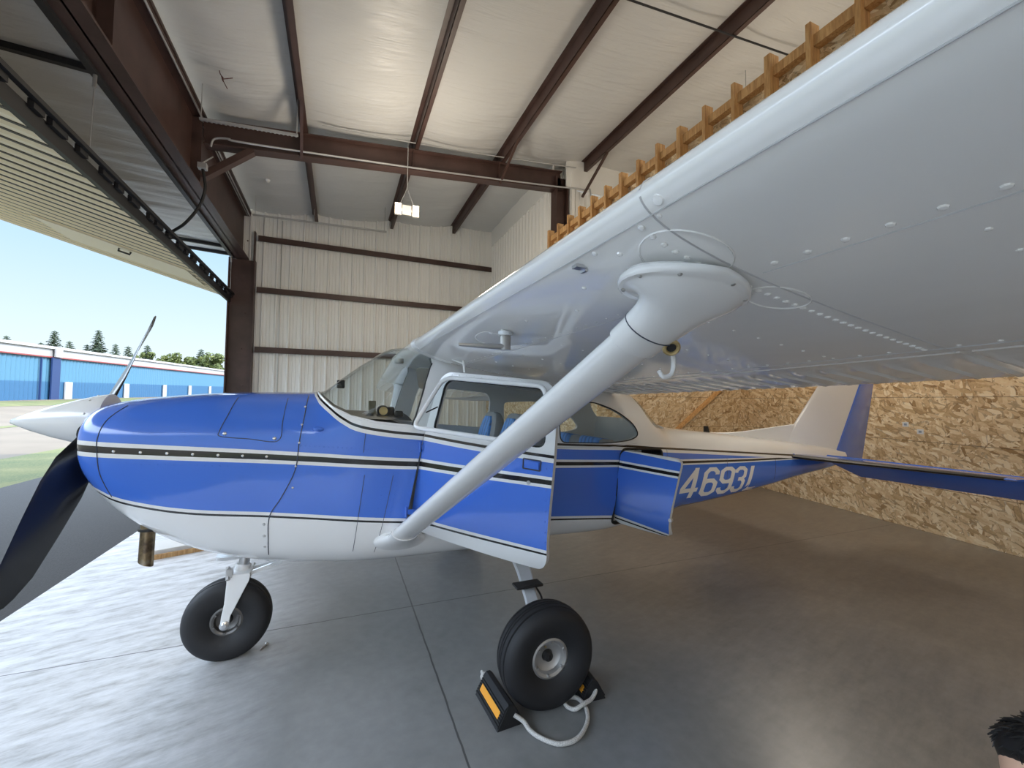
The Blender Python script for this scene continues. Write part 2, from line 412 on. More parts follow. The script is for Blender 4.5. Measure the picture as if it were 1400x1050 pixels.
# paint scheme as curves z(x) in the airplane's own coordinates
LOW = [(-.9,1.16), (-.70,1.10), (-.62,1.062), (-.48,1.022), (-.29,.985), (.10,.945), (.82,.868), (1.85,.782), (2.34,.735), (2.8,.66), (3.2,.55), (6.5,.3)]
MID = [(-.9,1.385), (-.68,1.368), (-.13,1.328), (.22,1.30), (.92,1.243), (1.88,1.198), (2.84,1.141), (3.8,1.095), (4.89,1.06), (6.5,1.0)]
UPP = [(-.9,1.78), (.20,1.78), (.29,1.70), (.33,1.615), (.40,1.545), (.48,1.48), (.56,1.44), (.72,1.408), (.92,1.385), (1.3,1.345), (1.88,1.30), (2.52,1.262), (2.84,1.232), (3.8,1.152), (5.03,1.055), (6.5,.95)]
M_scheme = mat('striped_paint_scheme', WHITE, .15, 0, .5)
k_ = NT(M_scheme); o_ = k_.obj(); s_ = k_.n('ShaderNodeSeparateXYZ'); k_.l(o_, s_.inputs[0]); X_, Z_ = s_.outputs[0], s_.outputs[2]
def band(d, lo, hi): return k_.math('MULTIPLY', k_.math('GREATER_THAN', d, lo), k_.math('LESS_THAN', d, hi))
dl = k_.math('SUBTRACT', Z_, k_.curve(X_, LOW, -.9, 6.5, .3, 1.8))
dm = k_.math('SUBTRACT', Z_, k_.curve(X_, MID, -.9, 6.5, .3, 1.8))
du = k_.math('SUBTRACT', Z_, k_.curve(X_, UPP, -.9, 6.5, .3, 1.8))
# stripe widths narrow towards the tail
wd = k_.n('ShaderNodeMapRange'); k_.l(X_, wd.inputs[0]); wd.inputs[1].default_value = -.7; wd.inputs[2].default_value = 5; wd.inputs[3].default_value = 1.0; wd.inputs[4].default_value = .42
dmn = k_.math('DIVIDE', dm, wd.outputs[0])
c_ = k_.mix(k_.math('GREATER_THAN', dl, .024), WHITE, BLUE)
c_ = k_.mix(band(dl, -.006, .006), c_, BLACK)
c_ = k_.mix(band(dmn, -.078, .0), c_, WHITE)
c_ = k_.mix(band(dmn, -.056, -.022), c_, BLACK)
c_ = k_.mix(k_.math('GREATER_THAN', du, -.030), c_, WHITE)
c_ = k_.mix(band(du, -.006, .010), c_, BLACK)
k_.l(c_, k_.b.inputs['Base Color'])

plane = thing('airplane', (1.5, 0, 0), 'blue and white high-wing light airplane with a black stripe, parked in the hangar', 'airplane')

# hull: solid loft, then cabin and openings are cut out
def hullmb(off, xs, n=72):
    return MB().loft([fring(x, off, n) for x in xs])
xs = [-.80, -.79, -.775, -.76, -.74, -.71, -.68, -.63] + list(np.arange(-.58, 3.3, .05)) + list(np.arange(3.3, 5.96, .1)) + [5.95]
hull = build('fuselage', hullmb(0, xs), [M_scheme, M_int, M_dark])
WSH = [(.325,1.80), (.318,1.655), (.352,1.618), (.42,1.555), (.52,1.505), (.66,1.470), (.865,1.447), (.885,1.50), (.93,1.66), (.985,1.83), (.97,1.96), (.95,2.2), (.5,2.2)]
DOOR = [(.825,.80), (.93,1.36), (1.035,1.735), (1.09,1.772), (1.72,1.712), (1.795,1.64), (1.775,1.3), (1.725,.75), (1.68,.68)]
DOORP = rounded(DOOR, [.05, 0, .05, .05, .06, .05, 0, .04, .06])
DWIN = rounded([(1.0,1.41), (1.085,1.725), (1.70,1.668), (1.735,1.60), (1.72,1.352)], [.05, .06, .05, .03, .05])
RWIN = rounded([(1.865,1.585), (1.88,1.315), (2.30,1.295), (2.53,1.31), (2.625,1.345), (2.57,1.43), (2.41,1.53), (2.18,1.60)], [.04, .05, .1, .05, .05, .05, .1, .08])
BWIN = rounded([(2.66,1.72), (2.66,1.62), (2.74,1.50), (2.85,1.392), (3.0,1.375), (3.10,1.372), (3.30,1.80), (2.70,1.80)], [0, .03, .05, .06, .02, 0, 0, 0])
BAG = rounded([(2.352,.690), (2.43,1.250), (2.890,1.225), (2.765,.655)], .06)
cav = MB()
cx = [.80, .82] + list(np.arange(.9, 2.72, .1)) + [2.78]
def cring(x):
    return [(p[0], p[1], max(p[2], .66)) for p in fring(x, -.035, 48)]
cav.loft([cring(x) for x in cx], True, True, 1)
bagc = prism(BAG, -.8, -.30, 2)
boolean(hull, [('DIFFERENCE', cav), ('DIFFERENCE', prism(WSH, -1, 1, 2)), ('DIFFERENCE', prism(DOORP, -1, -.2, 1)), ('DIFFERENCE', prism(DWIN, .2, 1, 1)),
               ('DIFFERENCE', prism(RWIN, -1, 1, 1)), ('DIFFERENCE', prism(BWIN, -1, 1, 1)), ('DIFFERENCE', bagc)])
attach(hull, plane)

def pane(name, poly, y0, y1, xs_, parent=plane):
    o = build(name, hullmb(-.006, xs_, 72), [M_glass])
    boolean(o, [('INTERSECT', prism(poly, y0, y1)), ('DIFFERENCE', hullmb(-.010, [xs_[0]-.01] + list(xs_) + [xs_[-1]+.01], 72))])
    attach(o, parent); o['label'] = 'clear curved window'
    return o
pane('windshield', WSH[:-2] + [(.95,1.96), (.5,2.0)], -1, 1, list(np.arange(.25, 1.1, .04)))
pane('rear_side_window', RWIN, -1, -.1, list(np.arange(1.8, 2.72, .05)))
pane('rear_side_window', RWIN, .1, 1, list(np.arange(1.8, 2.72, .05)))
pane('back_window', BWIN, -1, 1, list(np.arange(2.6, 3.36, .04)))
pane('right_door_window', DWIN, .2, 1, list(np.arange(.9, 1.86, .05)))

# swung parts: geometry in closed position, then turned about a vertical hinge
def hinge(o, hx, hy, ang):
    R = Matrix.Rotation(-ang, 3, 'Z'); h = Vector((hx, hy, 0)); o.parent = plane
    o.location = h - R @ h - plane.location; o.rotation_euler = (0, 0, -ang)
def sub(name, mb, mats, parent, **kw):
    o = build(name, mb, mats, None, **kw); o.parent = parent; return o
inset = lambda poly, s: [((x - cx_)*s + cx_, (z - cz_)*s + cz_) for cx_, cz_ in [(sum(p[0] for p in poly)/len(poly), sum(p[1] for p in poly)/len(poly))] for x, z in poly]
dxs = list(np.arange(.7, 1.95, .05))
door = build('door', hullmb(.003, dxs), [M_scheme, M_int])
boolean(door, [('INTERSECT', prism(inset(DOORP, .993), -1, -.2, 1)), ('DIFFERENCE', MB().loft([fring(x, -.034) for x in [.6] + dxs + [2.1]], True, True, 1)), ('DIFFERENCE', prism(DWIN, -1, -.1, 1))])
hinge(door, .93, -.56, math.radians(48)); door['label'] = 'open cabin door swung outward'
# rubber seal and swing-out window in its white tube frame
yo = lambda x, z: -fus(x, z)
seal = MB().tube([(x, yo(x, z) + .004, z) for x, z in DWIN + DWIN[:2]], .008, 6); sub('window_seal', seal, M_dark, door)
be = math.radians(28); ztop = 1.735
def swing(x, z):
    zt_ = ztop - (x - 1.085)*.09; d = zt_ - z
    return (x, -.568 - d*math.sin(be), zt_ - d*math.cos(be))
WF = rounded([(.985,1.405), (1.08,1.735), (1.71,1.680), (1.745,1.61), (1.73,1.345)], [.05, .07, .06, .03, .06])
wf = sub('swing_window_frame', MB().tube([swing(x, z) for x, z in WF + WF[:2]], .013, 10), M_white, door)
n_ = len(WF); pm = MB(); A_ = [Vector(swing(x, z)) for x, z in WF]
pm.add(A_ + [p + Vector((0, .004, 0)) for p in A_], [list(range(n_)), list(range(n_, 2*n_))[::-1]] + [(i, (i+1) % n_, n_ + (i+1) % n_, n_ + i) for i in range(n_)])
sub('window_pane', pm, M_glass, door, smooth=0)
sub('window_stay', MB().tube([(1.03, -.55, 1.56), swing(1.04, 1.50)], .004, 6), M_dark, door)
h_ = MB(); hx0, hz0 = 1.60, 1.262
for a, b in (((hx0, hz0+.03), (hx0+.10, hz0+.022)), ((hx0+.10, hz0+.022), (hx0+.095, hz0-.03)), ((hx0+.095, hz0-.03), (hx0-.003, hz0-.022)), ((hx0-.003, hz0-.022), (hx0, hz0+.03))):
    h_.tube([side(*a, .004), side(*b, .004)], .004, 6)
sub('handle_surround', h_, M_seam, door)
sub('door_handle', MB().loft([[(hx0+.01+u*.08, -fus(hx0+.05, hz0)-.004-dy, hz0-.018+v*.038 - u*.006) for u, v in ((0,0),(1,0),(1,1),(0,1))] for dy in (0, .006)]), M_blue, door, smooth=0)
kx, kz = 1.63, 1.165
sub('door_lock', MB().lathe([(.0, -.006), (.011, -.006), (.012, 0), (.012, .01)], (kx, -fus(kx, kz), kz), 'y', 16), M_steel, door)
for zz in (1.315, .93):
    xx = .93 + (zz-1.36)*.19; hng = MB()
    hng.tube([(xx-.01, -fus(xx, zz)-.006, zz+.03), (xx-.01, -fus(xx, zz)-.006, zz-.03)], .007, 8)
    hng.loft([[(xx + u*.16, -fus(xx, zz)-.003-dy, zz + v*.016*(1-u*.5) - u*.008) for u, v in ((0,-1),(1,-1),(1,1),(0,1))] for dy in (0, .006)]); build('door_hinge', hng, M_blue, plane)
dr = MB()
for i in range(9):
    zz = .86 + i*.055
    dr.dome((1.72+.02*(zz-.75), -fus(1.7, zz)-.003, zz), (0, -1, 0), .005, .003, 6)
for i in range(12):
    xx = 1.12 + i*.05; zz = 1.752 - (xx-1.09)*.092
    dr.dome((xx, -fus(xx, zz)-.003, zz), (0, -1, .2), .005, .003, 6)
append(door, dr)

bxs = list(np.arange(2.2, 3.1, .05))
bag = build('baggage_door', hullmb(.003, bxs), [M_scheme, M_int])
boolean(bag, [('INTERSECT', prism(inset(BAG, .985), -1, -.1, 1)), ('DIFFERENCE', MB().loft([fring(x, -.022) for x in [2.1] + bxs + [3.2]], True, True, 1))])
hinge(bag, 2.40, -.497, math.radians(75)); bag['label'] = 'open baggage door swung outward'
sub('baggage_lock', MB().lathe([(0, -.008), (.013, -.008), (.014, 0), (.014, .01)], (2.80, -fus(2.80, .80), .80), 'y', 14), M_steel, bag)
bs = MB().tube([(x, yo(x, z) - .002, z) for x, z in BAG + BAG[:1]], .009, 6); build('baggage_door_seal', bs, M_dark, plane)

# seams, rivets and fasteners of the skin
def seam(name, pts, r=.0018, m=M_seam, n=6):
    P = smoothpts([(x, 0, z) for x, z in pts], n); return build(name, MB().tube([side(p.x, p.z, .0005) for p in P], r, 5), m, plane)
seam('oil_door_seam', [(-.09,1.60), (-.11,1.51), (-.14,1.42), (-.132,1.39), (0,1.375), (.142,1.362), (.16,1.47), (.17,1.60)], .0022)
seam('cowling_seam', [(.28,1.62), (.27,1.50), (.25,1.35), (.235,1.20), (.17,1.05), (.112,.945), (.104,.80), (.10,.70)], .0028)
seam('nose_bowl_seam', [(-.60,1.55), (-.655,1.47), (-.675,1.38), (-.672,1.30), (-.66,1.20), (-.62,1.08)], .0022)
seam('skin_seam', [(.60,1.40), (.59,1.29)], .0016); seam('skin_seam', [(.60,1.16), (.57,.90), (.55,.70)], .0016); seam('skin_seam', [(.76,1.15), (.71,.88), (.67,.68)], .0016)
seam('tail_seam', [(2.95,1.22), (2.93,.9), (2.9,.72)], .0016); seam('tail_seam', [(3.75,1.1), (3.73,.85), (3.72,.76)], .0016); seam('tail_seam', [(4.5,1.05), (4.49,.85)], .0016)
seam('rear_window_seam', [(1.83,1.285), (2.3,1.268), (2.6,1.285)], .0014, M_wseam)
FS = []
for i in range(7): xx = -.60 + i*.115; FS.append((side(xx, 1.352 - (xx+.68)*.062 - .028, 0), (0,-1,.1), .008, .004))
for x, z in ((-.115,1.405), (.125,1.375)): FS.append((side(x, z, 0), (0,-1,.2), .011, .006))
for z in (1.55, 1.45, 1.35, 1.22, 1.1): FS.append((side(.255 - (1.4-z)*.1, z, 0), (0,-1,.1), .007, .004))
for z in (.90, .83, .76): FS.append((side(.085, z, 0), (0,-1,-.2), .009, .004))
for f_ in FS: build('cowl_fastener', MB().dome(*f_), M_steel, plane)

sr = MB()
for i in range(26): xx = .26 + i*.024; sr.dome(side(xx, 1.335 - (xx-.26)*.075, -.0005), (0,-1,0), .0045, .0022, 6)
for i in range(14): zz = .86 + i*.025; sr.dome(side(.735+(zz-.86)*.2, zz, -.0005), (0,-1,0), .0045, .0022, 6)
for i in range(14): zz = .86 + i*.025; sr.dome(side(.66+(zz-.86)*.2, zz, -.0005), (0,-1,0), .0045, .0022, 6)
for i in range(24): xx = -.55 + i*.035; sr.dome(side(xx, 1.262 - (xx+.68)*.055, -.0005), (0,-1,0), .004, .002, 6)
append(hull, sr)
build('fresh_air_vent', MB().loft([[(.345+ .032*math.cos(a)*s2+dx, -fus(.345,1.425)-dy, 1.425+.013*math.sin(a)*s2) for a in (2*PI*k/12 for k in range(12))] for s2, dx, dy in ((1,0,-.003), (.9,.002,.010), (.4,.006,.016))]), M_blue, plane)
# cooling inlets of the nose bowl
for sgn in (-1, 1):
    inl = MB(); inl.loft([[(-.803 - dd, sgn*.19 + .065*math.cos(a)*f, 1.40 + .045*math.sin(a)*f) for a in (2*PI*k/16 for k in range(16))] for dd, f in ((-.03, 1.0), (.004, 1.0))]); build('cooling_inlet', inl, M_dark, plane)
# windshield base strip
fr_ = [(.325,1.645), (.352,1.612), (.42,1.549), (.52,1.498), (.66,1.462), (.87,1.439)]
build('windshield_strip', MB().tube([side(p.x, p.z, -.001) for p in smoothpts([(x,0,z) for x, z in fr_])], .006, 6), M_white, plane)
ar = [(.868,1.445), (.885,1.50), (.93,1.66), (.985,1.83)]
build('windshield_post_seal', MB().tube([side(x, z, -.001) for x, z in ar], .005, 6), M_dark, plane)
build('rear_window_seal', MB().tube([side(x, z, 0) for x, z in RWIN + RWIN[:1]], .0045, 6), M_dark, plane)

# registration, octagonal block letters
def ribbon(path, t, closed=False):
    P = [Vector((x, y)) for x, y in path]; n = len(P); L = []; R = []
    for i in range(n):
        a = P[i-1] if (i or closed) else None; b = P[(i+1) % n] if (i < n-1 or closed) else None
        d1 = (P[i] - a).normalized() if a is not None else None; d2 = (b - P[i]).normalized() if b is not None else None
        d1 = d1 or d2; d2 = d2 or d1
        n1 = Vector((-d1.y, d1.x)); n2 = Vector((-d2.y, d2.x)); m = (n1 + n2).normalized(); k = t/2/max(.4, m.dot(n1))
        L.append(P[i] + m*k); R.append(P[i] - m*k)
    return L, R
c6 = [(.09,.25), (.09,.16), (.20,.07), (.37,.07), (.48,.16), (.48,.44), (.37,.54), (.20,.54), (.09,.46)]
GL = {'N': [([(.09,0), (.09,1)], 0), ([(.48,0), (.48,1)], 0), ([(.09,.97), (.48,.03)], 0)],
      '4': [([(.40,0), (.40,1)], 0), ([(.40,.93), (.06,.34), (.06,.27), (.56,.27)], 0)],
      '6': [(c6, 1), ([(.09,.40), (.09,.80), (.20,.93), (.37,.93), (.48,.82), (.48,.74)], 0)],
      '9': [([(.57-x, 1-y) for x, y in c6], 1), ([(.57-x, 1-y) for x, y in [(.09,.40), (.09,.80), (.20,.93), (.37,.93), (.48,.82), (.48,.74)]], 0)],
      '3': [([(.09,.76), (.09,.84), (.20,.93), (.37,.93), (.48,.84), (.48,.62), (.38,.52), (.22,.52)], 0), ([(.38,.52), (.48,.42), (.48,.16), (.37,.07), (.20,.07), (.09,.16), (.09,.25)], 0)],
      'L': [([(.09,1), (.09,.07), (.50,.07)], 0)]}
def letter(ch, x0, W, H=.262, sl=.085):
    mb = MB()
    def P(u, v):
        x = x0 + u*W/.57 + sl*v; zb = .790 - (x - 3.1)*.020
        return side(x, zb + v*(H - (x - 3.1)*.022), .0022)
    for path, cl in GL[ch]:
        L, R = ribbon(path, .135, cl); n = len(L)
        for i in range(n if cl else n - 1):
            j = (i + 1) % n; K = 5; b = len(mb.v)
            for k in range(K + 1):
                f = k/K; a = L[i].lerp(L[j], f); c = R[i].lerp(R[j], f)
                mb.v += [P(*a), P(*c)]
            for k in range(K): mb.f.append([b+2*k, b+2*k+1, b+2*k+3, b+2*k+2]); mb.m.append(0)
    o = build('registration_letter', mb, M_white, plane, fix=False)
    o['label'] = 'white registration character ' + ch
for ch, x0, W in (('N', 2.76, .24), ('4', 3.075, .24), ('6', 3.34, .23), ('9', 3.57, .225), ('3', 3.78, .195), ('L', 4.005, .22)):
    letter(ch, x0, W)

# wings
def sec(t):
    yt = .6*(.2969*math.sqrt(max(t, 0)) - .126*t - .3516*t*t + .2843*t**3 - .1036*t**4)
    yc = .02/.16*(.8*t - t*t) if t < .4 else .02/.36*(.2 + .8*t - t*t)
    return yc - yt, yc + yt
LEx = pchip([.55, 2.54, 5.4], [.86, .945, 1.12]); LEz = pchip([.55, 2.54, 5.4], [1.945, 1.985, 2.08])
TEx = pchip([.55, 2.54, 5.4], [2.42, 2.455, 2.30]); TEz = pchip([.55, 2.54, 5.4], [1.655, 1.698, 1.88])
def wp(a, t, h):
    lx, lz, tx, tz = LEx(a), LEz(a), TEx(a), TEz(a); dx, dz = tx-lx, tz-lz
    return (lx + t*dx - h*dz, lz + t*dz + h*dx)
def bot(a, t, s=-1):
    x, z = wp(a, t, sec(t)[0]); return Vector((x, s*a, z))
def botn(a, t, s=-1):
    d1 = bot(a, t+.01, s) - bot(a, t-.01, s); d2 = bot(a+.01, t, s) - bot(a-.01, t, s); n = d1.cross(d2).normalized()
    return n if n.z < 0 else -n
def wring(a, s, t0, t1, n=22, sq=1.0):
    lo = [t0 + (t1-t0)*(1-math.cos(PI*k/n))/2 if t0 > 0 else t1*(1-math.cos(PI/2*k/n)) for k in range(n+1)]
    pts = [wp(a, t, sec(t)[0]*sq) for t in reversed(lo)] + [wp(a, t, sec(t)[1]*sq) for t in lo[(1 if t0 == 0 else 0):]]
    return [(x, s*a, z) for x, z in pts]
for s in (-1, 1):
    nm = 'left' if s < 0 else 'right'
    aa = [.55, .8, 1.2, 1.6, 2.0, 2.3, 2.54, 2.9, 3.4, 4.0, 4.6, 5.2, 5.4]
    mb = MB(); rings = [wring(a, s, 0, .712) for a in aa]
    for da, q in ((.05, .9), (.09, .7), (.115, .4), (.125, .1)):
        rings.append([(p[0], s*(5.4+da), TEz(5.4)*0 + rr[2]) for p, rr in zip(wring(5.4, s, 0, .712), wring(5.4, s, 0, .712, 22, q))])
    mb.loft(rings)
    if s < 0:
        for a, t, r in [(2.50 - .02*0, .03 + .0195*k, .0075) for k in range(34)]: mb.dome(bot(a, t), botn(a, t), r, .0042)
        for k in range(36): a = 2.60 + k*.06; mb.dome(bot(a, .185), botn(a, .185), .0075, .0035)
        for k in range(30): a = .75 + k*.055; mb.dome(bot(a, .19), botn(a, .19), .0045, .002, 6)
        for k in range(44): a = .7 + k*.075; mb.dome(bot(a, .665), botn(a, .665), .0055, .003, 6)
        for a in (.95, 1.3, 1.65, 2.0, 2.27, 2.85, 3.2, 3.55, 3.9, 4.3):
            for k in range(7): mb.dome(bot(a, .25 + k*.065), botn(a, .25 + k*.065), .0055, .003, 6)
        for a, t in ((2.35, .03), (2.40, .05), (2.2, .08), (2.05, .13), (1.8, .10), (1.5, .09), (2.45,.14)): mb.dome(bot(a, t), botn(a, t), .0075, .004)
        # access plates either side of the strut fairing
    wing = build('wing', mb, M_wing, plane); wing['label'] = nm + ' wing, glossy white with rivets' if s < 0 else 'right wing beyond the cabin'
    if s < 0:
        sm = MB(); T = [.002 + .71*(k/30)**1.6 for k in range(31)]
        sm.tube([bot(2.54, t) for t in T], .0022, 5)
        sm.tube([Vector((x, -2.54, z)) for x, z in (wp(2.54, t, sec(t)[1]) for t in (0, .004, .01, .02, .04, .08, .15))], .0022, 5)
        sub('wing_seam', sm, M_wseam, wing).location = (0, 0, 0)
        s2 = MB(); s2.tube([bot(.6 + k*.1, .205) for k in range(19)], .0014, 5); s2.tube([bot(2.56 + k*.1, .20) for k in range(24)], .0018, 5); s2.tube([bot(.6 + k*.1, .68) for k in range(30)], .0018, 5)
        s2.tube([bot(.6 + k*.1, .022) + Vector((0,0,-.001)) for k in range(46)], .0016, 5)
        sub('panel_seam', s2, M_wseam, wing)
        for a, t, ra, rt in ((2.50, .105, .085, .060), (2.50, .285, .055, .050)):
            sub('access_plate_rim', MB().tube([bot(a + ra*math.sin(q), t + rt*math.cos(q)) for q in (2*PI*k/28 for k in range(29))], .0022, 5), M_wing, wing)
        pl = MB(); 
        for a, t, r in ((2.57, .012, .012), (2.55, .028, .006)): pl.dome(bot(a, t), botn(a, t), r, .0025, 14)
        append(wing, pl)
        v0 = bot(2.28, .035); lb = MB(); lb.box(v0 + Vector((0, 0, -.004)), (.030, .022, .008)); lb.box(v0 + Vector((.015, .004, -.008)), (.008, .022, .012))
        sub('stall_warning_vane', lb, M_steel, wing)
    # flap with chordwise beads, then the aileron
    fl = MB(); rs = []; a = .60
    while a < 2.535:
        for da, bd in ((0, 0), (.012, .006), (.020, .006), (.032, 0)):
            r_ = []
            for i, (t, up_) in enumerate([(.725, 1), (.73, 1), (.76, 1), (.85, 1), (.93, 1), (.995, 1), (.998, 0), (.985, 0), (.93, 0), (.86, 0), (.79, 0), (.765, 0), (.735, 0), (.725, 0)]):
                lo, hi = sec(t); x, z = wp(a + da, t, hi if up_ else lo)
                if not up_ and .78 < t < .99: z -= bd
                r_.append((x, s*(a + da), z))
            rs.append(r_)
        a += .0955
    fl.loft(rs); flap = build('flap', fl, M_wing, plane, smooth=25); flap['label'] = nm + ' flap with pressed ridges'
    ai = MB(); rs = []; a = 2.565
    while a < 5.3:
        for da, bd in ((0, 0), (.012, .006), (.020, .006), (.032, 0)):
            r_ = []
            for i, (t, up_) in enumerate([(.725, 1), (.76, 1), (.85, 1), (.93, 1), (.995, 1), (.998, 0), (.985, 0), (.93, 0), (.86, 0), (.79, 0), (.765, 0), (.725, 0)]):
                lo, hi = sec(t); x, z = wp(a + da, t, hi if up_ else lo)
                if not up_ and .78 < t < .99: z -= bd
                r_.append((x, s*(a + da), z))
            rs.append(r_)
        a += .12
    ai.loft(rs); ail = build('aileron', ai, M_wing, plane, smooth=25); ail['label'] = nm + ' aileron with pressed ridges'
    if s > 0:                                               # the far wing sits a little lower
        for o_ in (wing, flap, ail):
            for v_ in o_.data.vertices: v_.co.z -= .050*max(0, v_.co.y - .55)
    # strut, its wing fairing and lower fairing
    P0 = Vector((.812, s*.54, .782)); P1 = Vector((1.185, s*2.40, 1.835))
    d = (P1 - P0).normalized(); cxv = Vector((1, 0, 0)); cxv = (cxv - d*cxv.dot(d)).normalized(); cy = d.cross(cxv)
    def ell(p, a_, b_, n=28, cx2=cxv, cy2=cy): return [p + cx2*(a_*math.cos(q)*(1.06 if math.cos(q) < 0 else 1)) + cy2*(b_*math.sin(q)) for q in (2*PI*k/n for k in range(n))]
    L_ = (P1 - P0).length
    st = MB().loft([ell(P0 + d*(L_*f), .072, .040) for f in (0, .03, .3, .6, .8, .94)]); build('wing_strut', st, M_white, plane)['label'] = nm + ' wing strut'
    cu = MB(); q0 = P0 + d*(L_*.80); ca = 2.425
    rim = []
    for k in range(28):
        q = 2*PI*k/28; b_ = bot(ca + .108*math.sin(q)*(-1), .155 + .100*math.cos(q), s) + Vector((0, 0, -.030*max(0, -math.cos(q)))); rim.append(b_)
    # match ring phase: cos along x, sin along the span
    ctr = sum(rim, Vector())/28; nn = botn(ca, .158, s)
    def blend(f, g, lift):
        e = ell(P0 + d*(L_*(.80 + .11*f)), .080 + .004*f, .046 + .004*f)
        return [e[k].lerp(rim[k] + nn*lift, g) for k in range(28)]
    if (ell(q0, .08, .05)[7] - q0).dot(rim[7] - ctr) < 0: rim = [rim[-k % 28] for k in range(28)]
    def fp(f): return P0 + d*(L_*f)
    def flare(f, g, lift):
        e = ell(fp(f), .084, .050); return [e[k].lerp(rim[k] + nn*lift, g) for k in range(28)]
    cu.loft([ell(fp(.922), .073, .041), ell(fp(.924), .080, .047), ell(fp(.953), .082, .049), ell(fp(.9535), .085, .051)] +
            [flare(*q) for q in ((.962, .03, .03), (.971, .09, .04), (.979, .18, .045), (.986, .30, .048), (.991, .47, .046), (.995, .64, .040), (.998, .78, .033), (1, .88, .027), (1, .93, .025), (1, 1.02, .026), (1, 1.06, .023), (1, 1.075, .017), (1, 1.06, .011), (1, 1.0, .004), (1, .95, -.004))])
    cuff = build('strut_fairing', cu, M_white, plane); cuff['label'] = nm + ' strut fairing flaring out to the wing'
    if s < 0:
        sm = MB(); e1 = ell(fp(.9533), .0845, .0512); sm.tube(e1 + e1[:1], .002, 5); sub('fairing_joint', sm, M_seam, cuff)
        sc_ = MB()
        for k in (1, 4, 8, 11, 15, 18, 22, 25):
            p = rim[k].lerp(ctr, .05) + nn*.025; sub('fairing_screw', MB().dome(p, nn + (p - ctr)*3, .006, .005, 8), M_alu, cuff)
        cdv = Vector((-.64, -.75, -.16)).normalized(); tp = fp(.952) + cxv*.048 - cy*.050; tn = (cdv*.75 - cy*.66).normalized(); ta = tn.orthogonal().normalized(); tb = tn.cross(ta)
        sub('tie_down_ring', MB().tube([tp + ta*(.017*math.cos(q)) + tb*(.017*math.sin(q)) for q in (2*PI*k/20 for k in range(21))], .0055, 8), M_brass, cuff)
        sub('tie_down_hole', MB().loft([[tp - tn*dd + ta*(.015*math.cos(q)) + tb*(.015*math.sin(q)) for q in (2*PI*k/16 for k in range(16))] for dd in (.0, .03)]), M_dark, cuff)
        hk = fp(.945) + cxv*.075 + Vector((0, -.01, -.045))
        sub('tie_down_hook', MB().tube(smoothpts([hk + Vector(v_) for v_ in ((0, .0, .03), (.012, 0, -.015), (.006, 0, -.05), (-.02, 0, -.06), (-.035, 0, -.045))], 5), .006, 8), M_white, cuff)
    lo = MB(); b0 = P0 + Vector((.0, 0, -.03))
    def lring(fx, fz, yo_):
        return [(b0.x + fx*math.cos(q), s*(fus(b0.x, b0.z - .0) + yo_), b0.z + fz*math.sin(q)) for q in (2*PI*k/28 for k in range(28))]
    ee = ell(P0 + d*.10, .078, .046)
    lo.loft([[(p[0], s*(fus(p[0], p[2]) - .012), p[2]) for p in lring(.150, .070, 0)], [(p[0], s*(fus(p[0], p[2]) + .005), p[2]) for p in lring(.150, .070, 0)], [(p[0], s*(fus(p[0], p[2]) + .010), p[2]) for p in lring(.138, .060, 0)], [Vector((p[0], s*(fus(p[0], p[2]) + .02), p[2])).lerp(e, .45) for p, e in zip(lring(.09, .045, 0), [ee[-(k - 0) % 28] if False else ee[k] for k in range(28)])], ee])
    lf = build('strut_base_fairing', lo, M_white, plane); lf['label'] = nm + ' strut base fairing'
# cabin roof between the wings
rf = MB(); rs = []
for y in (-.56, -.4, -.2, 0, .2, .4, .56):
    rs.append([(x, y, z + .012*(1-abs(y)/.56)) for x, _, z in wring(.55, 1, 0, .999)])
rf.loft(rs); build('cabin_roof', rf, M_wing, plane)
rootcap = MB(); rc = []
for f, q in ((0, 1.05), (.3, 1.1), (.6, 1.06), (1, 1.0)):
    rc.append([(x - .012*(1-f), -.53 - f*.06, z) for x, _, z in wring(.55, 1, 0, .16, 14, q)])
rootcap.loft(rc); build('wing_root_fairing', rootcap, M_white, plane)
# pitot tube under the wing
pb = bot(1.60, .105); pi_ = MB()
pi_.loft([[(pb.x + .022*math.cos(q), pb.y + .014*math.sin(q), pb.z + h) for q in (2*PI*k/16 for k in range(16))] for h in (.01, -.066, -.074)])
pi_.tube([(pb.x, pb.y, pb.z - .062), (pb.x - .11, pb.y, pb.z - .064), (pb.x - .19, pb.y, pb.z - .064)], [.013, .0095, .006], 12)
pit = build('pitot_tube', pi_, M_alu, plane); pit['label'] = 'grey metal pitot tube under the wing'
sub('pitot_mount', MB().lathe([(.0, .0), (.030, .0), (.030, .016), (0, .016)], (pb.x, pb.y, pb.z - .018), 'z', 16), M_silver, pit)
sub('retaining_wire', MB().tube(smoothpts([(pb.x - .01, pb.y, pb.z - .02), (pb.x - .09, pb.y - .02, pb.z - .012), (pb.x - .125, pb.y, pb.z - .03), (pb.x - .09, pb.y + .01, pb.z - .05), (pb.x, pb.y + .01, pb.z - .055)], 6), .0016, 5), M_white, pit)
build('wing_root_bracket', MB().tube([bot(.75, .17), bot(.75, .17) + Vector((.01, -.0, -.07))], .008, 8).tube([bot(.68, .14), bot(.75, .17) + Vector((0, 0, -.02))], .006, 8), M_white, plane)

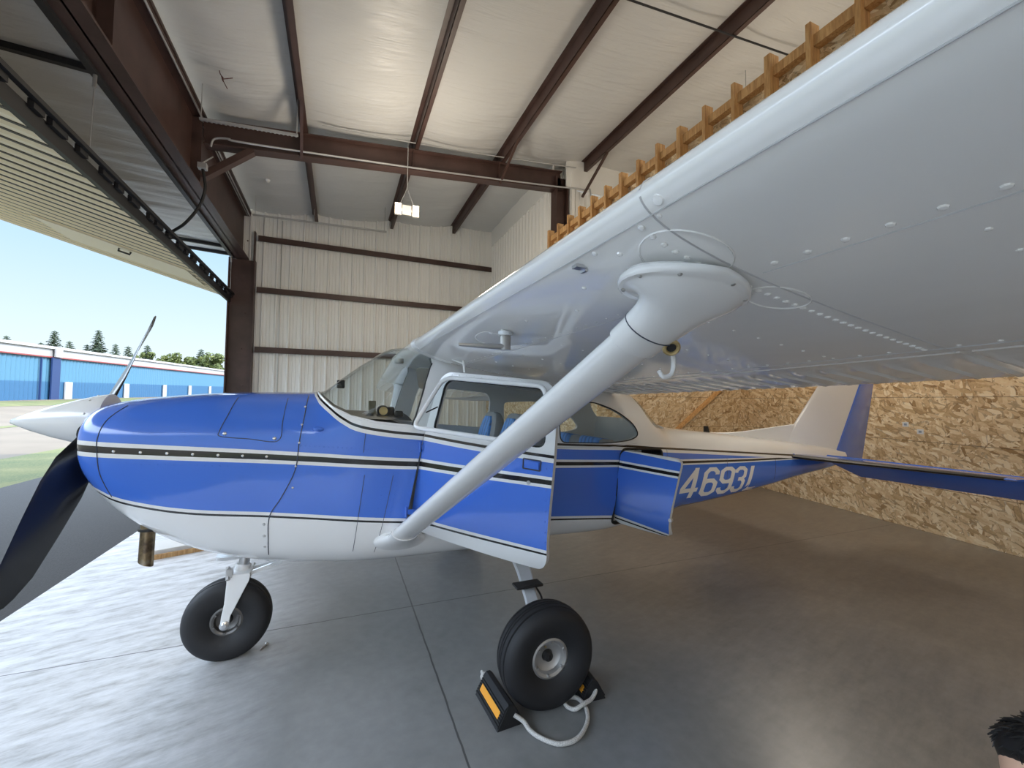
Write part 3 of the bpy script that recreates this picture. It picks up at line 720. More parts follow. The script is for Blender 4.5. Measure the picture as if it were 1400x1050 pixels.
# tail
def sym(t, c, th): return c*th*5*(.2969*math.sqrt(t) - .126*t - .3516*t*t + .2843*t**3 - .1015*t**4)
TT = [0, .01, .04, .1, .2, .35, .5, .7, .85, .999]
def finring(x0, x1, z, th):
    c = x1 - x0; return [(x0 + t*c, sym(t*.62, c, th), z) for t in TT] + [(x0 + t*c, -sym(t*.62, c, th), z) for t in reversed(TT[1:])]
fn = MB().loft([finring(5.10 + .978*(z - 1.38), 5.79 + (z - 1.09)*.612 - .006, z, .09) for z in (1.04, 1.2, 1.38, 1.6, 1.9, 2.2, 2.42, 2.46)])
build('fin', fn, M_white, plane)
dz_ = MB(); rs = []
for k in range(14):
    x = 3.85 + k*.1008; zt_ = max(1.302 + (x - 4.21)*.0865 + .004, ZT(x) + .001) if x > 4.3 else ZT(x) + .001 + (1.302 + (4.3 - 4.21)*.0865 + .003 - ZT(4.3))*(max(0, x - 3.85)/.45)**1.5; rs.append([(x, yy, zz) for yy, zz in ((-.022*(.3+.07*k), ZT(x) - .03), (-.010, zt_ - .006), (0, zt_), (.010, zt_ - .006), (.022*(.3+.07*k), ZT(x) - .03))])
dz_.loft(rs); build('dorsal_fin', dz_, M_white, plane)
ru = MB(); rs = []
for z in (.94, 1.1, 1.4, 1.8, 2.2, 2.46):
    x0 = 5.79 + (z - 1.09)*.612 + .006; x1 = 6.313 + .285*(z - .93); h = .036 - .008*(z - .94)
    rs.append([(x0 - .01, 0, z), (x0 + .01, -h, z), (x1 - .01, -.006, z), (x1, 0, z), (x1 - .01, .006, z), (x0 + .01, h, z)])
ru.loft(rs); build('rudder', ru, M_blue, plane)
for s in (-1, 1):
    nm = 'left' if s < 0 else 'right'
    sb = MB(); rs = []
    for a in (.03, .2, .5, .9, 1.3, 1.62, 1.66):
        x0 = 4.76 + .185*a; x1 = 5.40 + .02*a; c = x1 - x0; q = 1 if a < 1.64 else .5
        rs.append([(x0 + t*c, s*a, 1.060 - t*c*.06 + sym(t*.7, c, .085)*q) for t in TT] + [(x0 + t*c, s*a, 1.060 - t*c*.06 - sym(t*.7, c, .085)*q) for t in reversed(TT[1:])])
    sb.loft(rs); stab = build('stabilizer', sb, M_blue, plane); stab['label'] = nm + ' horizontal stabilizer'
    bt = MB(); rs = []
    for a in (.10, .5, 1.0, 1.60):
        x0 = 4.76 + .185*a; c = 5.40 + .02*a - x0
        rs.append([(x0 - .004 + t*c, s*a, 1.060 - t*c*.06 + sym(t*.7, c, .095)) for t in (.16, .1, .05, .02, 0)] + [(x0 - .004 + t*c, s*a, 1.060 - t*c*.06 - sym(t*.7, c, .095)) for t in (.02, .05, .1, .16)])
    bt.loft(rs); sub('leading_edge_boot', bt, M_dark, stab)['label'] = 'black leading edge boot'
    el = MB(); rs = []
    for a in (.14, .30, .5, 1.0, 1.6, 1.70):
        x0, z0 = 5.42 + .02*a, 1.028; tr = .30 if a > .29 else .12; x1, z1 = x0 + tr, z0 - tr*.68
        rs.append([(x0 - .01, s*a, z0 + .0), (x0 + .01, s*a, z0 + .022), (x1, s*a, z1 + .004), (x1, s*a, z1 - .004), (x0 + .0, s*a, z0 - .022)])
    el.loft(rs)
    hn = []
    for a in (1.685, 1.76, 1.785):
        q = 1 if a < 1.78 else .6
        hn.append([(5.13, s*a, 1.185), (5.16, s*a, 1.20*1), (5.45, s*a, 1.05*1), (5.74, s*a, .835), (5.73, s*a, .82), (5.40, s*a, 1.0), (5.14, s*a, 1.165)])
    el.loft(hn); build('elevator', el, M_blue, plane)['label'] = nm + ' elevator drooping'
build('tail_collar', MB().loft([[(4.82 + .06*math.cos(q), -.12 - .05*f, 1.055 + .035*math.sin(q)) for q in (2*PI*k/14 for k in range(14))] for f in (0, 1)]), M_blue, plane)

# propeller and spinner
PC = (-.82, 0, 1.455)
spn = MB().lathe([(0, -.375), (.012, -.368), (.05, -.29), (.09, -.19), (.125, -.08), (.148, .0), (.155, .045), (.155, .055), (0, .055)], PC, 'x', 48)
spin = build('spinner', spn, M_white, plane); spin['label'] = 'pointed white spinner'
for k in range(10):
    q = 2*PI*k/10 + .3; sub('spinner_screw', MB().dome((PC[0] - .01, PC[1] + .147*math.cos(q), PC[2] + .147*math.sin(q)), (-.25, math.cos(q), math.sin(q)), .006, .003), M_alu, spin)
for s in (-1, 1):
    rd = Vector((0, .707*s, .707*s)); tg = Vector((0, -.707*s, .707*s)); ax = Vector((1, 0, 0))
    bl = MB(); rs = []
    for f, ch, th, tw in ((.10, .085, .045, 48), (.17, .115, .034, 44), (.30, .180, .024, 38), (.45, .195, .018, 33), (.65, .180, .013, 27), (.85, .150, .009, 22), (.95, .095, .007, 16), (.99, .055, .005, 15), (1.01, .015, .003, 15)):
        a = math.radians(tw); cd = tg*math.cos(a) + ax*math.sin(a); nd = ax*math.cos(a) - tg*math.sin(a); c0 = Vector(PC) + rd*(1.03*f)
        rs.append([c0 + cd*(ch/2*math.cos(q)) + nd*(th/2*math.sin(q)*(1 if math.sin(q) < 0 else .35)) for q in (2*PI*k/20 for k in range(20))])
    bl.loft(rs); build('propeller_blade', bl, M_black, plane)['label'] = 'upper propeller blade' if s > 0 else 'lower propeller blade, black'
# exhaust stack
ex = MB(); ax_ = Vector((-.02, 0, -1)).normalized()
e0 = Vector((-.505, -.20, .96)); rs = []
for L, tilt in ((0, 0), (.28, .25)):
    for r in (.034,):
        rs.append([e0 + ax_*L + Vector((r*math.cos(q), r*math.sin(q), -tilt*r*math.cos(q)*2*(1 if tilt else 0))) for q in (2*PI*k/24 for k in range(24))])
rs.append([p + Vector((0, 0, .0)) + (e0 + ax_*.28 - p)*.10 for p in rs[1]]); rs.append([p + ax_*(-.15) for p in rs[2]])
ex.loft(rs, False); build('exhaust_pipe', ex, M_exh, plane)['label'] = 'heat-stained exhaust pipe'
eh = MB().lathe([(.0, -.004), (.055, -.004), (.055, .008), (0, .008)], (-.495, -.20, .868), 'z', 20); build('exhaust_opening', eh, M_dark, plane)

# wheels
def wheel(name, cx, cy, R, W, hubr, parent, rimm=None):
    h = W/2
    tire = MB().lathe([(hubr, -h*.55), (hubr+.012, -h*.70), (R*.62, -h*.96), (R*.80, -h*1.0), (R*.92, -h*.86), (R*.97, -h*.66), (R*.982, -h*.52), (R*.955, -h*.49), (R*.955, -h*.43), (R*.990, -h*.40), (R*1.0, -h*.16), (R*.965, -h*.13), (R*.965, -h*.07), (R*1.0, -h*.04),
                       (R*1.0, h*.04), (R*.965, h*.07), (R*.965, h*.13), (R*1.0, h*.16), (R*.990, h*.40), (R*.955, h*.43), (R*.955, h*.49), (R*.982, h*.52), (R*.97, h*.66), (R*.92, h*.86), (R*.80, h*1.0), (R*.62, h*.96), (hubr+.012, h*.70), (hubr, h*.55)], (0, 0, 0), 'y', 64, closed=True)
    for v_i, v_ in enumerate(tire.v):
        if v_[2] < -R + .008: tire.v[v_i] = (v_[0], v_[1]*1.02, -R + .008)
    w_ = build(name, tire, M_rubber); w_.parent = parent; w_.location = Vector((cx, cy, R - .008)) - parent.location
    rim = MB().lathe([(hubr-.002, -h*.50), (hubr+.006, -h*.62), (hubr-.004, -h*.66), (hubr*.82, -h*.60), (hubr*.74, -h*.38), (hubr*.50, -h*.22), (hubr*.32, -h*.22), (hubr*.32, h*.22), (hubr*.5, h*.22), (hubr*.74, h*.38), (hubr*.82, h*.60), (hubr-.004, h*.66), (hubr+.006, h*.62), (hubr-.002, h*.50)], (0,0,0), 'y', 40, closed=True)
    for k in range(6):
        q = 2*PI*k/6 + .4; rim.lathe([(0, -.010), (.007, -.010), (.008, 0), (.008, .01)], (hubr*.86*math.cos(q), -h*.60, hubr*.86*math.sin(q)), 'y', 8)
    sub('wheel_rim', rim, rimm or M_alu, w_)
    sub('axle', MB().lathe([(0, -h*.62), (.010, -h*.62), (.012, -h*.50), (.024, -h*.46), (.030, -h*.22), (.042, -h*.18), (.042, h*.3), (0, h*.3)], (0,0,0), 'y', 20), M_dark, w_)
    sub('valve_stem', MB().tube([(-.02, -h*.30, hubr*.55), (-.022, -h*.52, hubr*.60)], .005, 8), M_brass, w_)
    return w_
wheel('main_wheel', 1.51, -1.075, .262, .19, .098, plane)['label'] = 'left main wheel between the chocks'
wheel('main_wheel', 1.70, 1.38, .262, .19, .098, plane)['label'] = 'right main wheel'
nw = wheel('nose_wheel', -.15, .0, .240, .165, .082, plane, M_dalu)
for s in (-1, 1):
    lg = MB(); rs = []
    for y, z, x, wd_, th in ((.30, .66, 1.62, .12, .028), (.45, .575, 1.60, .115, .026), (.62, .50, 1.585, .10, .024), (.80, .405, 1.555, .085, .022), (.98, .265, 1.512, .065, .022)):
        t_ = Vector((0, .75, -.62)); n_v = Vector((0, .62*s, .75))
        y = y*(1.29 if s > 0 else 1); x = x + (.19 if s > 0 else 0)*max(0, (y-.3)/.9)
        rs.append([Vector((x, s*y, z)) + Vector((u*wd_/2, 0, 0)) + n_v*(v_*th/2) for u, v_ in ((-1,-.3), (-.8,-1), (.8,-1), (1,-.3), (1,.3), (.8,1), (-.8,1), (-1,.3))])
    lg.loft(rs); leg = build('gear_leg', lg, M_silver, plane); leg['label'] = ('left' if s < 0 else 'right') + ' spring gear leg'
    sub('step_pad', MB().box((1.553, s*.745, .475), (.175, .085, .016)), M_dark, leg, bevel=.005)['label'] = 'black step pad'
    sub('brake_line', MB().tube(smoothpts([(1.615, s*.70, .45), (1.632, s*.78, .40), (1.60, s*.85, .34), (1.585, s*.93, .30)], 5), .006, 8), M_dark, leg)
    sub('step_bracket', MB().bar((1.59, s*.70, .47), (1.605, s*.72, .43), .02, .02), M_silver, leg)
# nose gear: oleo, fork, torque links
ng = MB(); ng.tube([(-.045, 0, .80), (-.082, 0, .520)], .030, 20); oleo = build('nose_gear_strut', ng, M_steel, plane); oleo['label'] = 'polished nose gear strut'
cl = MB(); cl.tube([(-.078, 0, .555), (-.088, 0, .510)], .044, 20); cl.box((-.088, 0, .505), (.12, .20, .035)); sub('fork_crown', cl, M_white, oleo, bevel=.006).location = (0,0,0)
for s in (-1, 1):
    fk = MB(); rs = []
    for z, x0, x1, y in ((.515, -.150, -.025, .100), (.48, -.148, -.030, .104), (.36, -.155, -.085, .106), (.285, -.168, -.120, .106), (.245, -.172, -.126, .106), (.215, -.165, -.134, .106)):
        rs.append([(x0, s*y, z), (x1, s*y, z), (x1, s*(y - .012), z), (x0, s*(y - .012), z)])
    fk.loft(rs); sub('fork_leg', fk, M_white, oleo, bevel=.003)
    sub('axle_nut', MB().lathe([(0, -.016*1), (.012, -.016), (.020, -.010), (.026, -.008), (.026, .006), (0, .006)] if s < 0 else [(0, .016), (.012, .016), (.026, .008), (.026, -.006), (0, -.006)], (-.149, s*.107, .234), 'y', 18), M_steel, oleo)
tl = MB()
for s in (-1, 1):
    tl.bar((-.02, s*.035, .60), (.125, s*.012, .550), .016, .022); tl.bar((-.035, s*.045, .505), (.125, s*.012, .540), .016, .022)
tl.lathe([(0, -.03), (.011, -.03), (.011, .03), (0, .03)], (.128, 0, .545), 'y', 10); sub('torque_link', tl, M_white, oleo)
sd_ = MB(); sd_.tube([(-.15, -.06, .56), (-.14, -.11, .50)], .012, 8); sd_.box((-.135, -.09, .535), (.03, .03, .05)); sub('steering_fitting', sd_, M_alu, oleo)
nb_ = MB(); nb_.loft([[(-.22 + .22*f + .0, .10*math.sin(PI*min(1, .15 + f*.9))*c, .625 - .030*s2 + .012*f) for c, s2 in ((-1, 0), (-.6, 1), (.6, 1), (1, 0))] for f in (0, .2, .5, .8, 1.05)]); build('gear_fairing', nb_, M_white, plane)

build('antenna', MB().loft([[(3.78 + dx, w_ * .008, z) for dx, w_ in ((0, 0), (.03, 1), (.09 - f*.03, 0), (.03, -1))] for f, z, dx0 in ((0, 1.30, 0), (1, 1.375, .03))]), M_dark, plane)
# cabin interior
def rbox(name, c, d, m, parent, r=.03, rot=None):
    return build(name, MB().box(c, d, rot), m, parent, bevel=r)
for s in (-1, 1):
    nm = 'left' if s < 0 else 'right'; y0 = .255*s
    mb = MB(); rs = []
    for z, wd_, x0, th in ((.98, .40, 1.52, .11), (1.15, .41, 1.56, .12), (1.34, .37, 1.605, .11), (1.44, .31, 1.63, .09), (1.49, .24, 1.645, .06), (1.505, .14, 1.655, .03)):
        rs.append([(x0 + u*th, y0 + v_*wd_/2, z) for u, v_ in rounded([(0, -1), (0, 1), (1, 1), (1, -1)], .3, 3)])
    mb.loft(rs); bk = build('seat_back', mb, M_grey, plane); bk['label'] = nm + ' front seat back'
    ins = MB(); rs = []
    for z, wd_, x0 in ((1.02, .26, 1.52), (1.15, .27, 1.551), (1.34, .24, 1.597), (1.43, .19, 1.622), (1.47, .12, 1.634)):
        rs.append([(x0 - .012, y0 - wd_/2, z), (x0 - .018, y0 - wd_/4, z), (x0 - .018, y0 + wd_/4, z), (x0 - .012, y0 + wd_/2, z), (x0 + .02, y0 + wd_/2, z), (x0 + .02, y0 - wd_/2, z)])
    ins.loft(rs); sub('quilted_panel', ins, M_quilt, bk)['label'] = 'blue quilted seat panel'
    sub('seat_cushion', MB().box((1.36, y0, .95), (.44, .42, .13)), M_grey, bk, bevel=.04)
rb = build('rear_bench', MB().box((2.38, 0, 1.12), (.16, .86, .38), Matrix.Rotation(.15, 3, 'Y')), M_grey, plane, bevel=.05); rb['label'] = 'rear bench seat'
for y0 in (-.22, .22): sub('bench_panel', MB().box((2.36, y0, 1.16), (.165, .26, .315), Matrix.Rotation(.15, 3, 'Y')), M_quilt, rb, bevel=.03)
sub('bench_cushion', MB().box((2.13, 0, .92), (.5, .86, .14)), M_grey, rb, bevel=.04)
panel = build('instrument_panel', MB().box((.83, 0, 1.26), (.05, .90, .34)), M_dark, plane, bevel=.01)
gsh = MB().grid(lambda u, v_: (.50 + u*.38, -.47 + v_*.94, 1.468 + .035*math.sin(PI*v_) + .02*(1 - u)), 6, 14); build('glareshield', gsh, M_dark, plane)
gd = MB(); gd.lathe([(0, -.03), (.034, -.03), (.036, -.02), (.036, .04), (0, .04)], (.72, -.26, 1.525), 'y', 24); gauge = build('dash_instrument', gd, M_dark, plane); gauge['label'] = 'round instrument on the dashboard top'
sub('dial_face', MB().lathe([(.012, -.0315), (.026, -.0325), (.027, -.0305), (.011, -.0305)], (.72, -.26, 1.525), 'y', 24), M_brass, gauge)
sub('instrument_body', MB().box((.76, -.22, 1.515), (.07, .06, .07)).box((.82, -.28, 1.50), (.05, .05, .05)), M_dark, gauge, bevel=.01)
build('vent_box', MB().box((.655, -.22, 1.53), (.045, .02, .12)), mat('olive_canvas', (.16, .15, .10), .8), plane, bevel=.004)
build('yoke', MB().tube([(.84, -.25, 1.27), (.98, -.25, 1.27)], .014, 10).tube(smoothpts([(.98, -.40, 1.36), (.98, -.39, 1.28), (.98, -.25, 1.26), (.98, -.11, 1.28), (.98, -.10, 1.36)], 6), .014, 10), M_dark, plane)
build('yoke', MB().tube([(.84, .25, 1.27), (.98, .25, 1.27)], .014, 10).tube(smoothpts([(.98, .10, 1.36), (.98, .11, 1.28), (.98, .25, 1.26), (.98, .39, 1.28), (.98, .40, 1.36)], 6), .014, 10), M_dark, plane)
vs = MB().loft([[(.90 + u, -.42 + v_, 1.80 - .08*v_/.1 + dz) for u, v_ in rounded([(0, 0), (.05, .16), (.11, .16), (.10, 0)], .03, 3)] for dz in (0, .006)]); build('sun_visor', vs, mat('cream_visor', (.55, .52, .47), .5), plane)
build('compass', MB().box((.46, -.02, 1.70), (.05, .05, .055)), M_dark, plane, bevel=.006)
ov = MB().lathe([(0, -.01), (.026, -.01), (.030, 0), (.030, .02), (0, .02)], (.80, -.38, 1.84), 'z', 18); build('overhead_vent', ov, M_alu, plane)

# ------------------------------------------------------------------ wheel chocks and rope
def chock(cx, cy, L, rotz, label, knob, face):
    t = thing('wheel_chock', (cx, cy, 0), label, 'wheel chock', 'rubber wheel chocks')
    t.rotation_euler = (0, 0, rotz); hw, H = .072, .108
    prof = [(-hw, 0), (-hw*.92, .012)]
    for sgn in (-1, 1):
        seq = range(7) if sgn < 0 else range(6, -1, -1)
        for k in seq:                                        # ribbed flanks
            f = k/7.5; x = sgn*hw*(.92 - .70*f); z = .012 + (H - .022)*f
            q = [(x, z), (x + sgn*.004, z + .003), (x + sgn*.002, z + .010)]
            prof += q if sgn < 0 else q[::-1]
        if sgn < 0: prof += [(-hw*.15, H), (hw*.15, H)]
    prof += [(hw*.92, .012), (hw, 0)]
    mb = MB().loft([[(x, y, z) for x, z in prof] for y in (-L/2, L/2)])
    b = build('chock_body', mb, M_rubber, None, 30); b.parent = t
    sl = Vector((-face*hw*.70, 0, H - .022)); sl.normalize(); nrm = Vector((face*sl.z, 0, abs(sl.x)))
    c0 = Vector((face*hw*.60, 0, .012 + (H - .022)*.42)) + nrm*.006
    o = MB().box(c0, (.006, L*.80, .034), Matrix((nrm, Vector((0,1,0)), nrm.cross(Vector((0,1,0))))).transposed()); ob = build('tape_stripe', o, M_orange); ob.parent = t; ob['label'] = 'orange reflective stripe'
    e_ = build('chock_end', MB().loft([[(x*.98, -L/2 - .004, z*.98) for x, z in ((-hw, 0), (-.012, H), (.012, H), (hw, 0))], [(x*.98, -L/2 + .001, z*.98) for x, z in ((-hw, 0), (-.012, H), (.012, H), (hw, 0))]]), M_dark); e_.parent = t
    return t
chock(1.262, -1.03, .29, .06, 'black ribbed rubber chock with long orange stripe, in front of the main wheel', True, -1)
chock(1.765, -1.045, .24, -.08, 'black rubber chock with short orange stripe showing, behind the main wheel', False, -1)
rope = [(1.29, -1.175, .055), (1.33, -1.20, .03), (1.345, -1.24, .013), (1.376, -1.304, .012), (1.44, -1.366, .012), (1.537, -1.367, .012), (1.637, -1.293, .012), (1.681, -1.202, .012), (1.673, -1.135, .014), (1.625, -1.118, .016), (1.590, -1.155, .014), (1.614, -1.206, .018), (1.668, -1.208, .034), (1.722, -1.19, .030), (1.758, -1.175, .045), (1.772, -1.160, .055)]
tag(build('chock_rope', MB().tube(smoothpts(rope, 7), .0105, 12), M_rope), 'white braided rope looped on the floor between the two chocks', 'rope')
tag(build('rope_knot', MB().lathe([(0, -.030), (.016, -.026), (.026, -.008), (.024, .010), (.012, .022), (.010, .05), (0, .05)], (1.243, -.862, .062), 'y', 14), M_rope), 'white knotted rope end at the far end of the front chock', 'rope')
for x, y, a, L in ((1.06, -.42, .3, .03), (1.10, -.50, 1.2, .02), (1.9, -1.75, .5, .05), (2.9, -.9, 1.0, .03), (-.02, -.12, 1.1, .055)):
    pass
tag(build('cotter_clip', MB().bar((.03, -.02, .006), (.055, .03, .006), .010, .010).dome((.06, .04, .004), (0,0,1), .012, .014), M_steel), 'small metal clip lying on the floor behind the nose wheel', 'clip')
tag(build('floor_board', MB().box((-.98, 2.36, .04), (.62, .34, .08), Matrix.Rotation(.35, 3, 'Z')), [mat('white_board', (.70, .68, .64), .6)], bevel=.006), 'low white board with bare wooden edge on the floor beyond the exhaust pipe', 'board')
tag(build('board_strip', MB().box((-.93, 2.165, .022), (.60, .022, .044), Matrix.Rotation(.35, 3, 'Z')), M_lumber), 'strip of bare lumber along the near edge of the white floor board', 'lumber')

# ------------------------------------------------------------------ hangar
ZP = lambda x: 6.30 + .088*(x + .255)                       # underside of the purlins
YW, XB, XC = 9.2, 4.78, 4.95
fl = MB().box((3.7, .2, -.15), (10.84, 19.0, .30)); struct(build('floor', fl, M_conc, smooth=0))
# ceiling: insulation sagging between the purlins
PX = [-1.82, -.255, 1.69, 3.5, 5.45, 7.3, 9.1]
def ceil_pt(u, v_):
    x = PX[0] + u*(PX[-1] - PX[0]); i = min(max(int(np.searchsorted(PX, x)) - 1, 0), len(PX)-2); f = (x - PX[i])/(PX[i+1] - PX[i])
    y = -9.3 + v_*18.6
    sag = .10*math.sin(PI*f)*(.75 + .25*math.cos((y + .3)*1.25)) + .012*math.sin(y*9 + 3*math.sin(x*2))*math.sin(PI*f)
    return (x, y, ZP(x) + .235 - sag)
struct(build('ceiling', MB().grid(ceil_pt, 132, 130), M_ins, smooth=60, fix=False))
# roof skin above the insulation keeps the sun out
struct(build('trim_1', MB().box((3.6, 0, ZP(3.6) + .36), (11.6, 19.2, .05), Matrix.Rotation(-.088, 3, 'Y')), M_cwhite, smooth=0))
NAMES = ['first', 'second', 'third', 'fourth', 'fifth', 'sixth']
for i, x in enumerate(PX[1:6]):
    mb = MB(); z = ZP(x); y0, y1 = -9.2, (YW + .02 if x < XB else 5.0)
    mb.box((x, (y0+y1)/2, z + .11), (.014, y1-y0, .22)); mb.box((x + .035, (y0+y1)/2, z + .006), (.080, y1-y0, .012)); mb.box((x - .035, (y0+y1)/2, z + .214), (.080, y1-y0, .012)); mb.box((x + .07, (y0+y1)/2, z + .02), (.01, y1-y0, .035))
    tag(build('roof_purlin', mb, M_brown, smooth=0), 'dark red-brown steel purlin under the white ceiling, %s from the hangar door beam' % NAMES[i], 'purlin', 'roof purlins')
# main rafter, its knee and column
RY = 5.1
def ibeam(a, b, depth, wd_, tf=.02, tw=.014, sidev=(0,1,0)):
    a = Vector(a); b = Vector(b); d = (b-a).normalized(); s_ = Vector(sidev); u = s_.cross(d).normalized()
    if u.z < 0 or (abs(u.z) < .1 and u.x < 0): u = -u
    mb = MB(); R = Matrix((d, s_, u)).transposed(); c = (a+b)/2; L = (b-a).length
    mb.box(c, (L, tw, depth), R); mb.box(c + u*(depth/2 - tf/2), (L, wd_, tf), R); mb.box(c - u*(depth/2 - tf/2), (L, wd_, tf), R); return mb
rm = ibeam((-1.72, RY, 5.945), (4.95, RY, 6.53), .42, .20)
for x in (-.3, 1.66, 3.45): rm.box((x, RY, ZP(x) - .20), (.012, .19, .38))
raf = tag(build('rafter_beam', rm, M_brown, smooth=0), 'dark red-brown steel rafter crossing below the purlins', 'beam')
kn = MB().bar((-1.72, RY - .02, 5.20), (-1.02, RY - .02, 5.80), .14, .10); build('knee_brace', kn, M_brown, raf, smooth=0)
for x, sgn in ((3.52, 1), (-.22, 1)):
    tag(build('flange_brace', MB().bar((x + .0, RY - .95, ZP(x) + .02), (x - .05, RY - .06, ZP(x) - .46), .045, .045, mi=0), M_brown, smooth=0), 'thin brown diagonal brace from the %s purlin down to the rafter' % ('third' if x > 2 else 'first'), 'brace', 'flange braces')
tag(build('flange_brace', MB().bar((5.50, 4.1, ZP(5.45) + .0), (5.38, 4.88, ZP(5.45) - .62), .045, .045), M_brown, smooth=0), 'thin brown diagonal brace under the fourth purlin, right of the column', 'brace', 'flange braces')
cm = ibeam((4.93, RY, 0), (4.93, RY, 6.62), .30, .26, sidev=(0,1,0)); tag(build('steel_column', cm, M_brown, smooth=0), 'dark brown steel column at the right end of the rafter', 'column')
cm = ibeam((-1.86, YW - .10, 0), (-1.86, YW - .10, 5.05), .56, .28, .024, .016, sidev=(0,1,0)); cm.box((-1.72, YW - .24, .02), (.34, .10, .03)); cm.box((-1.62, YW - .06, 2.9), (.03, .16, 5.8)); 
for k in range(6): cm.dome((-1.80 + .05*(k % 2), YW - .245, 1.0 + k*.9), (0, -1, 0), .02, .012)
tag(build('steel_column', cm, M_brown, smooth=0), 'dark brown steel column standing at the left edge of the white ribbed wall', 'column')
# door header beam along the opening
hb = ibeam((-1.90, -9.2, 5.655), (-1.90, YW, 5.655), 1.17, .32, .03, .02, sidev=(1,0,0))
for y in (5.1, 2.2, -.8): hb.box((-1.82, y, 5.655), (.14, .016, 1.10))
tag(build('header_beam', hb, M_brown, smooth=0), 'deep brown steel beam over the open hangar door', 'beam')
tag(build('eave_strut', MB().box((-1.83, 0, 6.26), (.20, 18.4, .02)).box((-1.74, 0, 6.285), (.02, 18.4, .06)), M_brown, smooth=0), 'brown channel along the inside top of the door beam', 'channel')

# ribbed sheet walls
def ribs(u0, u1, pitch, hgt, wid, minor=True):
    P = [(u0, 0)]; u = u0 + pitch*.3
    while u < u1 - pitch*.5:
        P += [(u, 0), (u + wid*.3, hgt), (u + wid*.7, hgt), (u + wid, 0)]
        if minor:
            for f in (.42, .68):
                q = u + pitch*f; P += [(q, 0), (q + .012, hgt*.28), (q + .024, 0)]
        u += pitch
    return P + [(u1, 0)]
def sheet_y(y, x0, x1, z0, ztop, pitch=.305, hgt=.050, wid=.075, sgn=-1):
    mb = MB(); b = 0
    for u, h in ribs(x0, x1, pitch, hgt, wid): mb.v += [(u, y + sgn*h, z0), (u, y + sgn*h, ztop(u))]
    n = len(mb.v)//2; back = len(mb.v)
    for i in range(n-1): mb.f.append([2*i, 2*i+2, 2*i+3, 2*i+1]); mb.m.append(0)
    mb.box(((x0+x1)/2, y - sgn*.03, (z0 + min(ztop(x0), ztop(x1)))/2), (x1-x0, .03, min(ztop(x0), ztop(x1)) - z0)); return mb
def sheet_x(x, y0, y1, z0, z1, pitch=.305, hgt=.032, wid=.07, sgn=-1):
    mb = MB()
    for u, h in ribs(y0, y1, pitch, hgt, wid): mb.v += [(x + sgn*h, u, z0), (x + sgn*h, u, z1)]
    for i in range(len(mb.v)//2 - 1): mb.f.append([2*i, 2*i+2, 2*i+3, 2*i+1]); mb.m.append(0)
    mb.box((x - sgn*.03, (y0+y1)/2, (z0+z1)/2), (.03, y1-y0, z1-z0)); return mb
struct(build('wall_far', sheet_y(YW, -2.16, XB, 0, lambda x: ZP(x) + .26), M_cwhite, smooth=0, fix=False))
struct(build('wall_back', sheet_x(XB, RY + .14, YW, 0, 6.45, .20, .04, .075), M_cwhite, smooth=0, fix=False))
struct(build('trim_2', MB().box((XB - .02, (RY+YW)/2, 6.70), (.04, YW - RY, .60)), M_cwhite, smooth=0))
struct(build('wall_side', sheet_y(RY - .12, XC + .17, 9.2, 0, lambda x: 6.35, .34), M_cwhite, smooth=0, fix=False))
struct(build('trim_3', MB().box((7.1, RY - .16, 6.78), (4.2, .04, .86)).box((XC + .21, RY - .18, 5.0), (.07, .05, 3.4)), M_cwhite, smooth=0))
struct(build('trim_4', MB().box((4.95, RY + .19, 3.5), (.38, .03, 7.0)).box((5.13, RY + .03, 3.5), (.03, .34, 7.0)), M_cwhite, smooth=0))
struct(build('wall_near', MB().box((3.7, -9.25, 3.5), (10.9, .1, 7.2)), M_cwhite, smooth=0))
struct(build('wall_rear', MB().box((9.25, -1.5, 3.6), (.1, 15.4, 7.4)), M_cwhite, smooth=0))
for i, z in enumerate((2.81, 4.33, 5.65)):
    mb = MB().box(((XB - 1.6)/2, YW - .09, z), (XB + 1.5, .018, .14)).box(((XB - 1.6)/2, YW - .05, z + .07), (XB + 1.5, .09, .014)).box(((XB - 1.6)/2, YW - .10, z - .055), (XB + 1.5, .03, .014))
    tag(build('wall_girt', mb, M_brown, smooth=0), 'horizontal brown steel rail on the white ribbed wall, %s one' % ['lowest', 'middle', 'highest'][i], 'wall rail', 'wall rails on the ribbed wall')
# strand board partitions of the tail bay
def slab(name, a, b, z0, z1, th, m):
    a = Vector((*a, 0)); b = Vector((*b, 0)); d = (b-a).normalized(); n = Vector((d.y, -d.x, 0)); mb = MB()
    mb.add([a + Vector((0,0,z0)), b + Vector((0,0,z0)), b + n*th + Vector((0,0,z0)), a + n*th + Vector((0,0,z0)), a + Vector((0,0,z1)), b + Vector((0,0,z1)), b + n*th + Vector((0,0,z1)), a + n*th + Vector((0,0,z1))], [(0,1,2,3), (4,5,6,7), (0,1,5,4), (1,2,6,5), (2,3,7,6), (3,0,4,7)])
    return struct(build(name, mb, m, smooth=0))
slab('wall_tail', (6.74, -3.25), (8.08, 3.1), 0, 2.75, .02, M_osbx)
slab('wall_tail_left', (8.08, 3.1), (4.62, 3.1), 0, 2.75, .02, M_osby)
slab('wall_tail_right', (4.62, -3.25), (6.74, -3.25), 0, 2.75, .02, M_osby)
slab('wall_lining', (4.60, 3.1), (4.60, YW - .15), 0, 2.42, .02, M_osbx)
tag(build('diagonal_brace', MB().bar((6.10, 3.05, .93), (7.66, 3.05, 2.02), .04, .09, (0,1,0)), M_lumber, smooth=0), 'slanted bare lumber brace on the dark strand board wall behind the tail', 'brace')
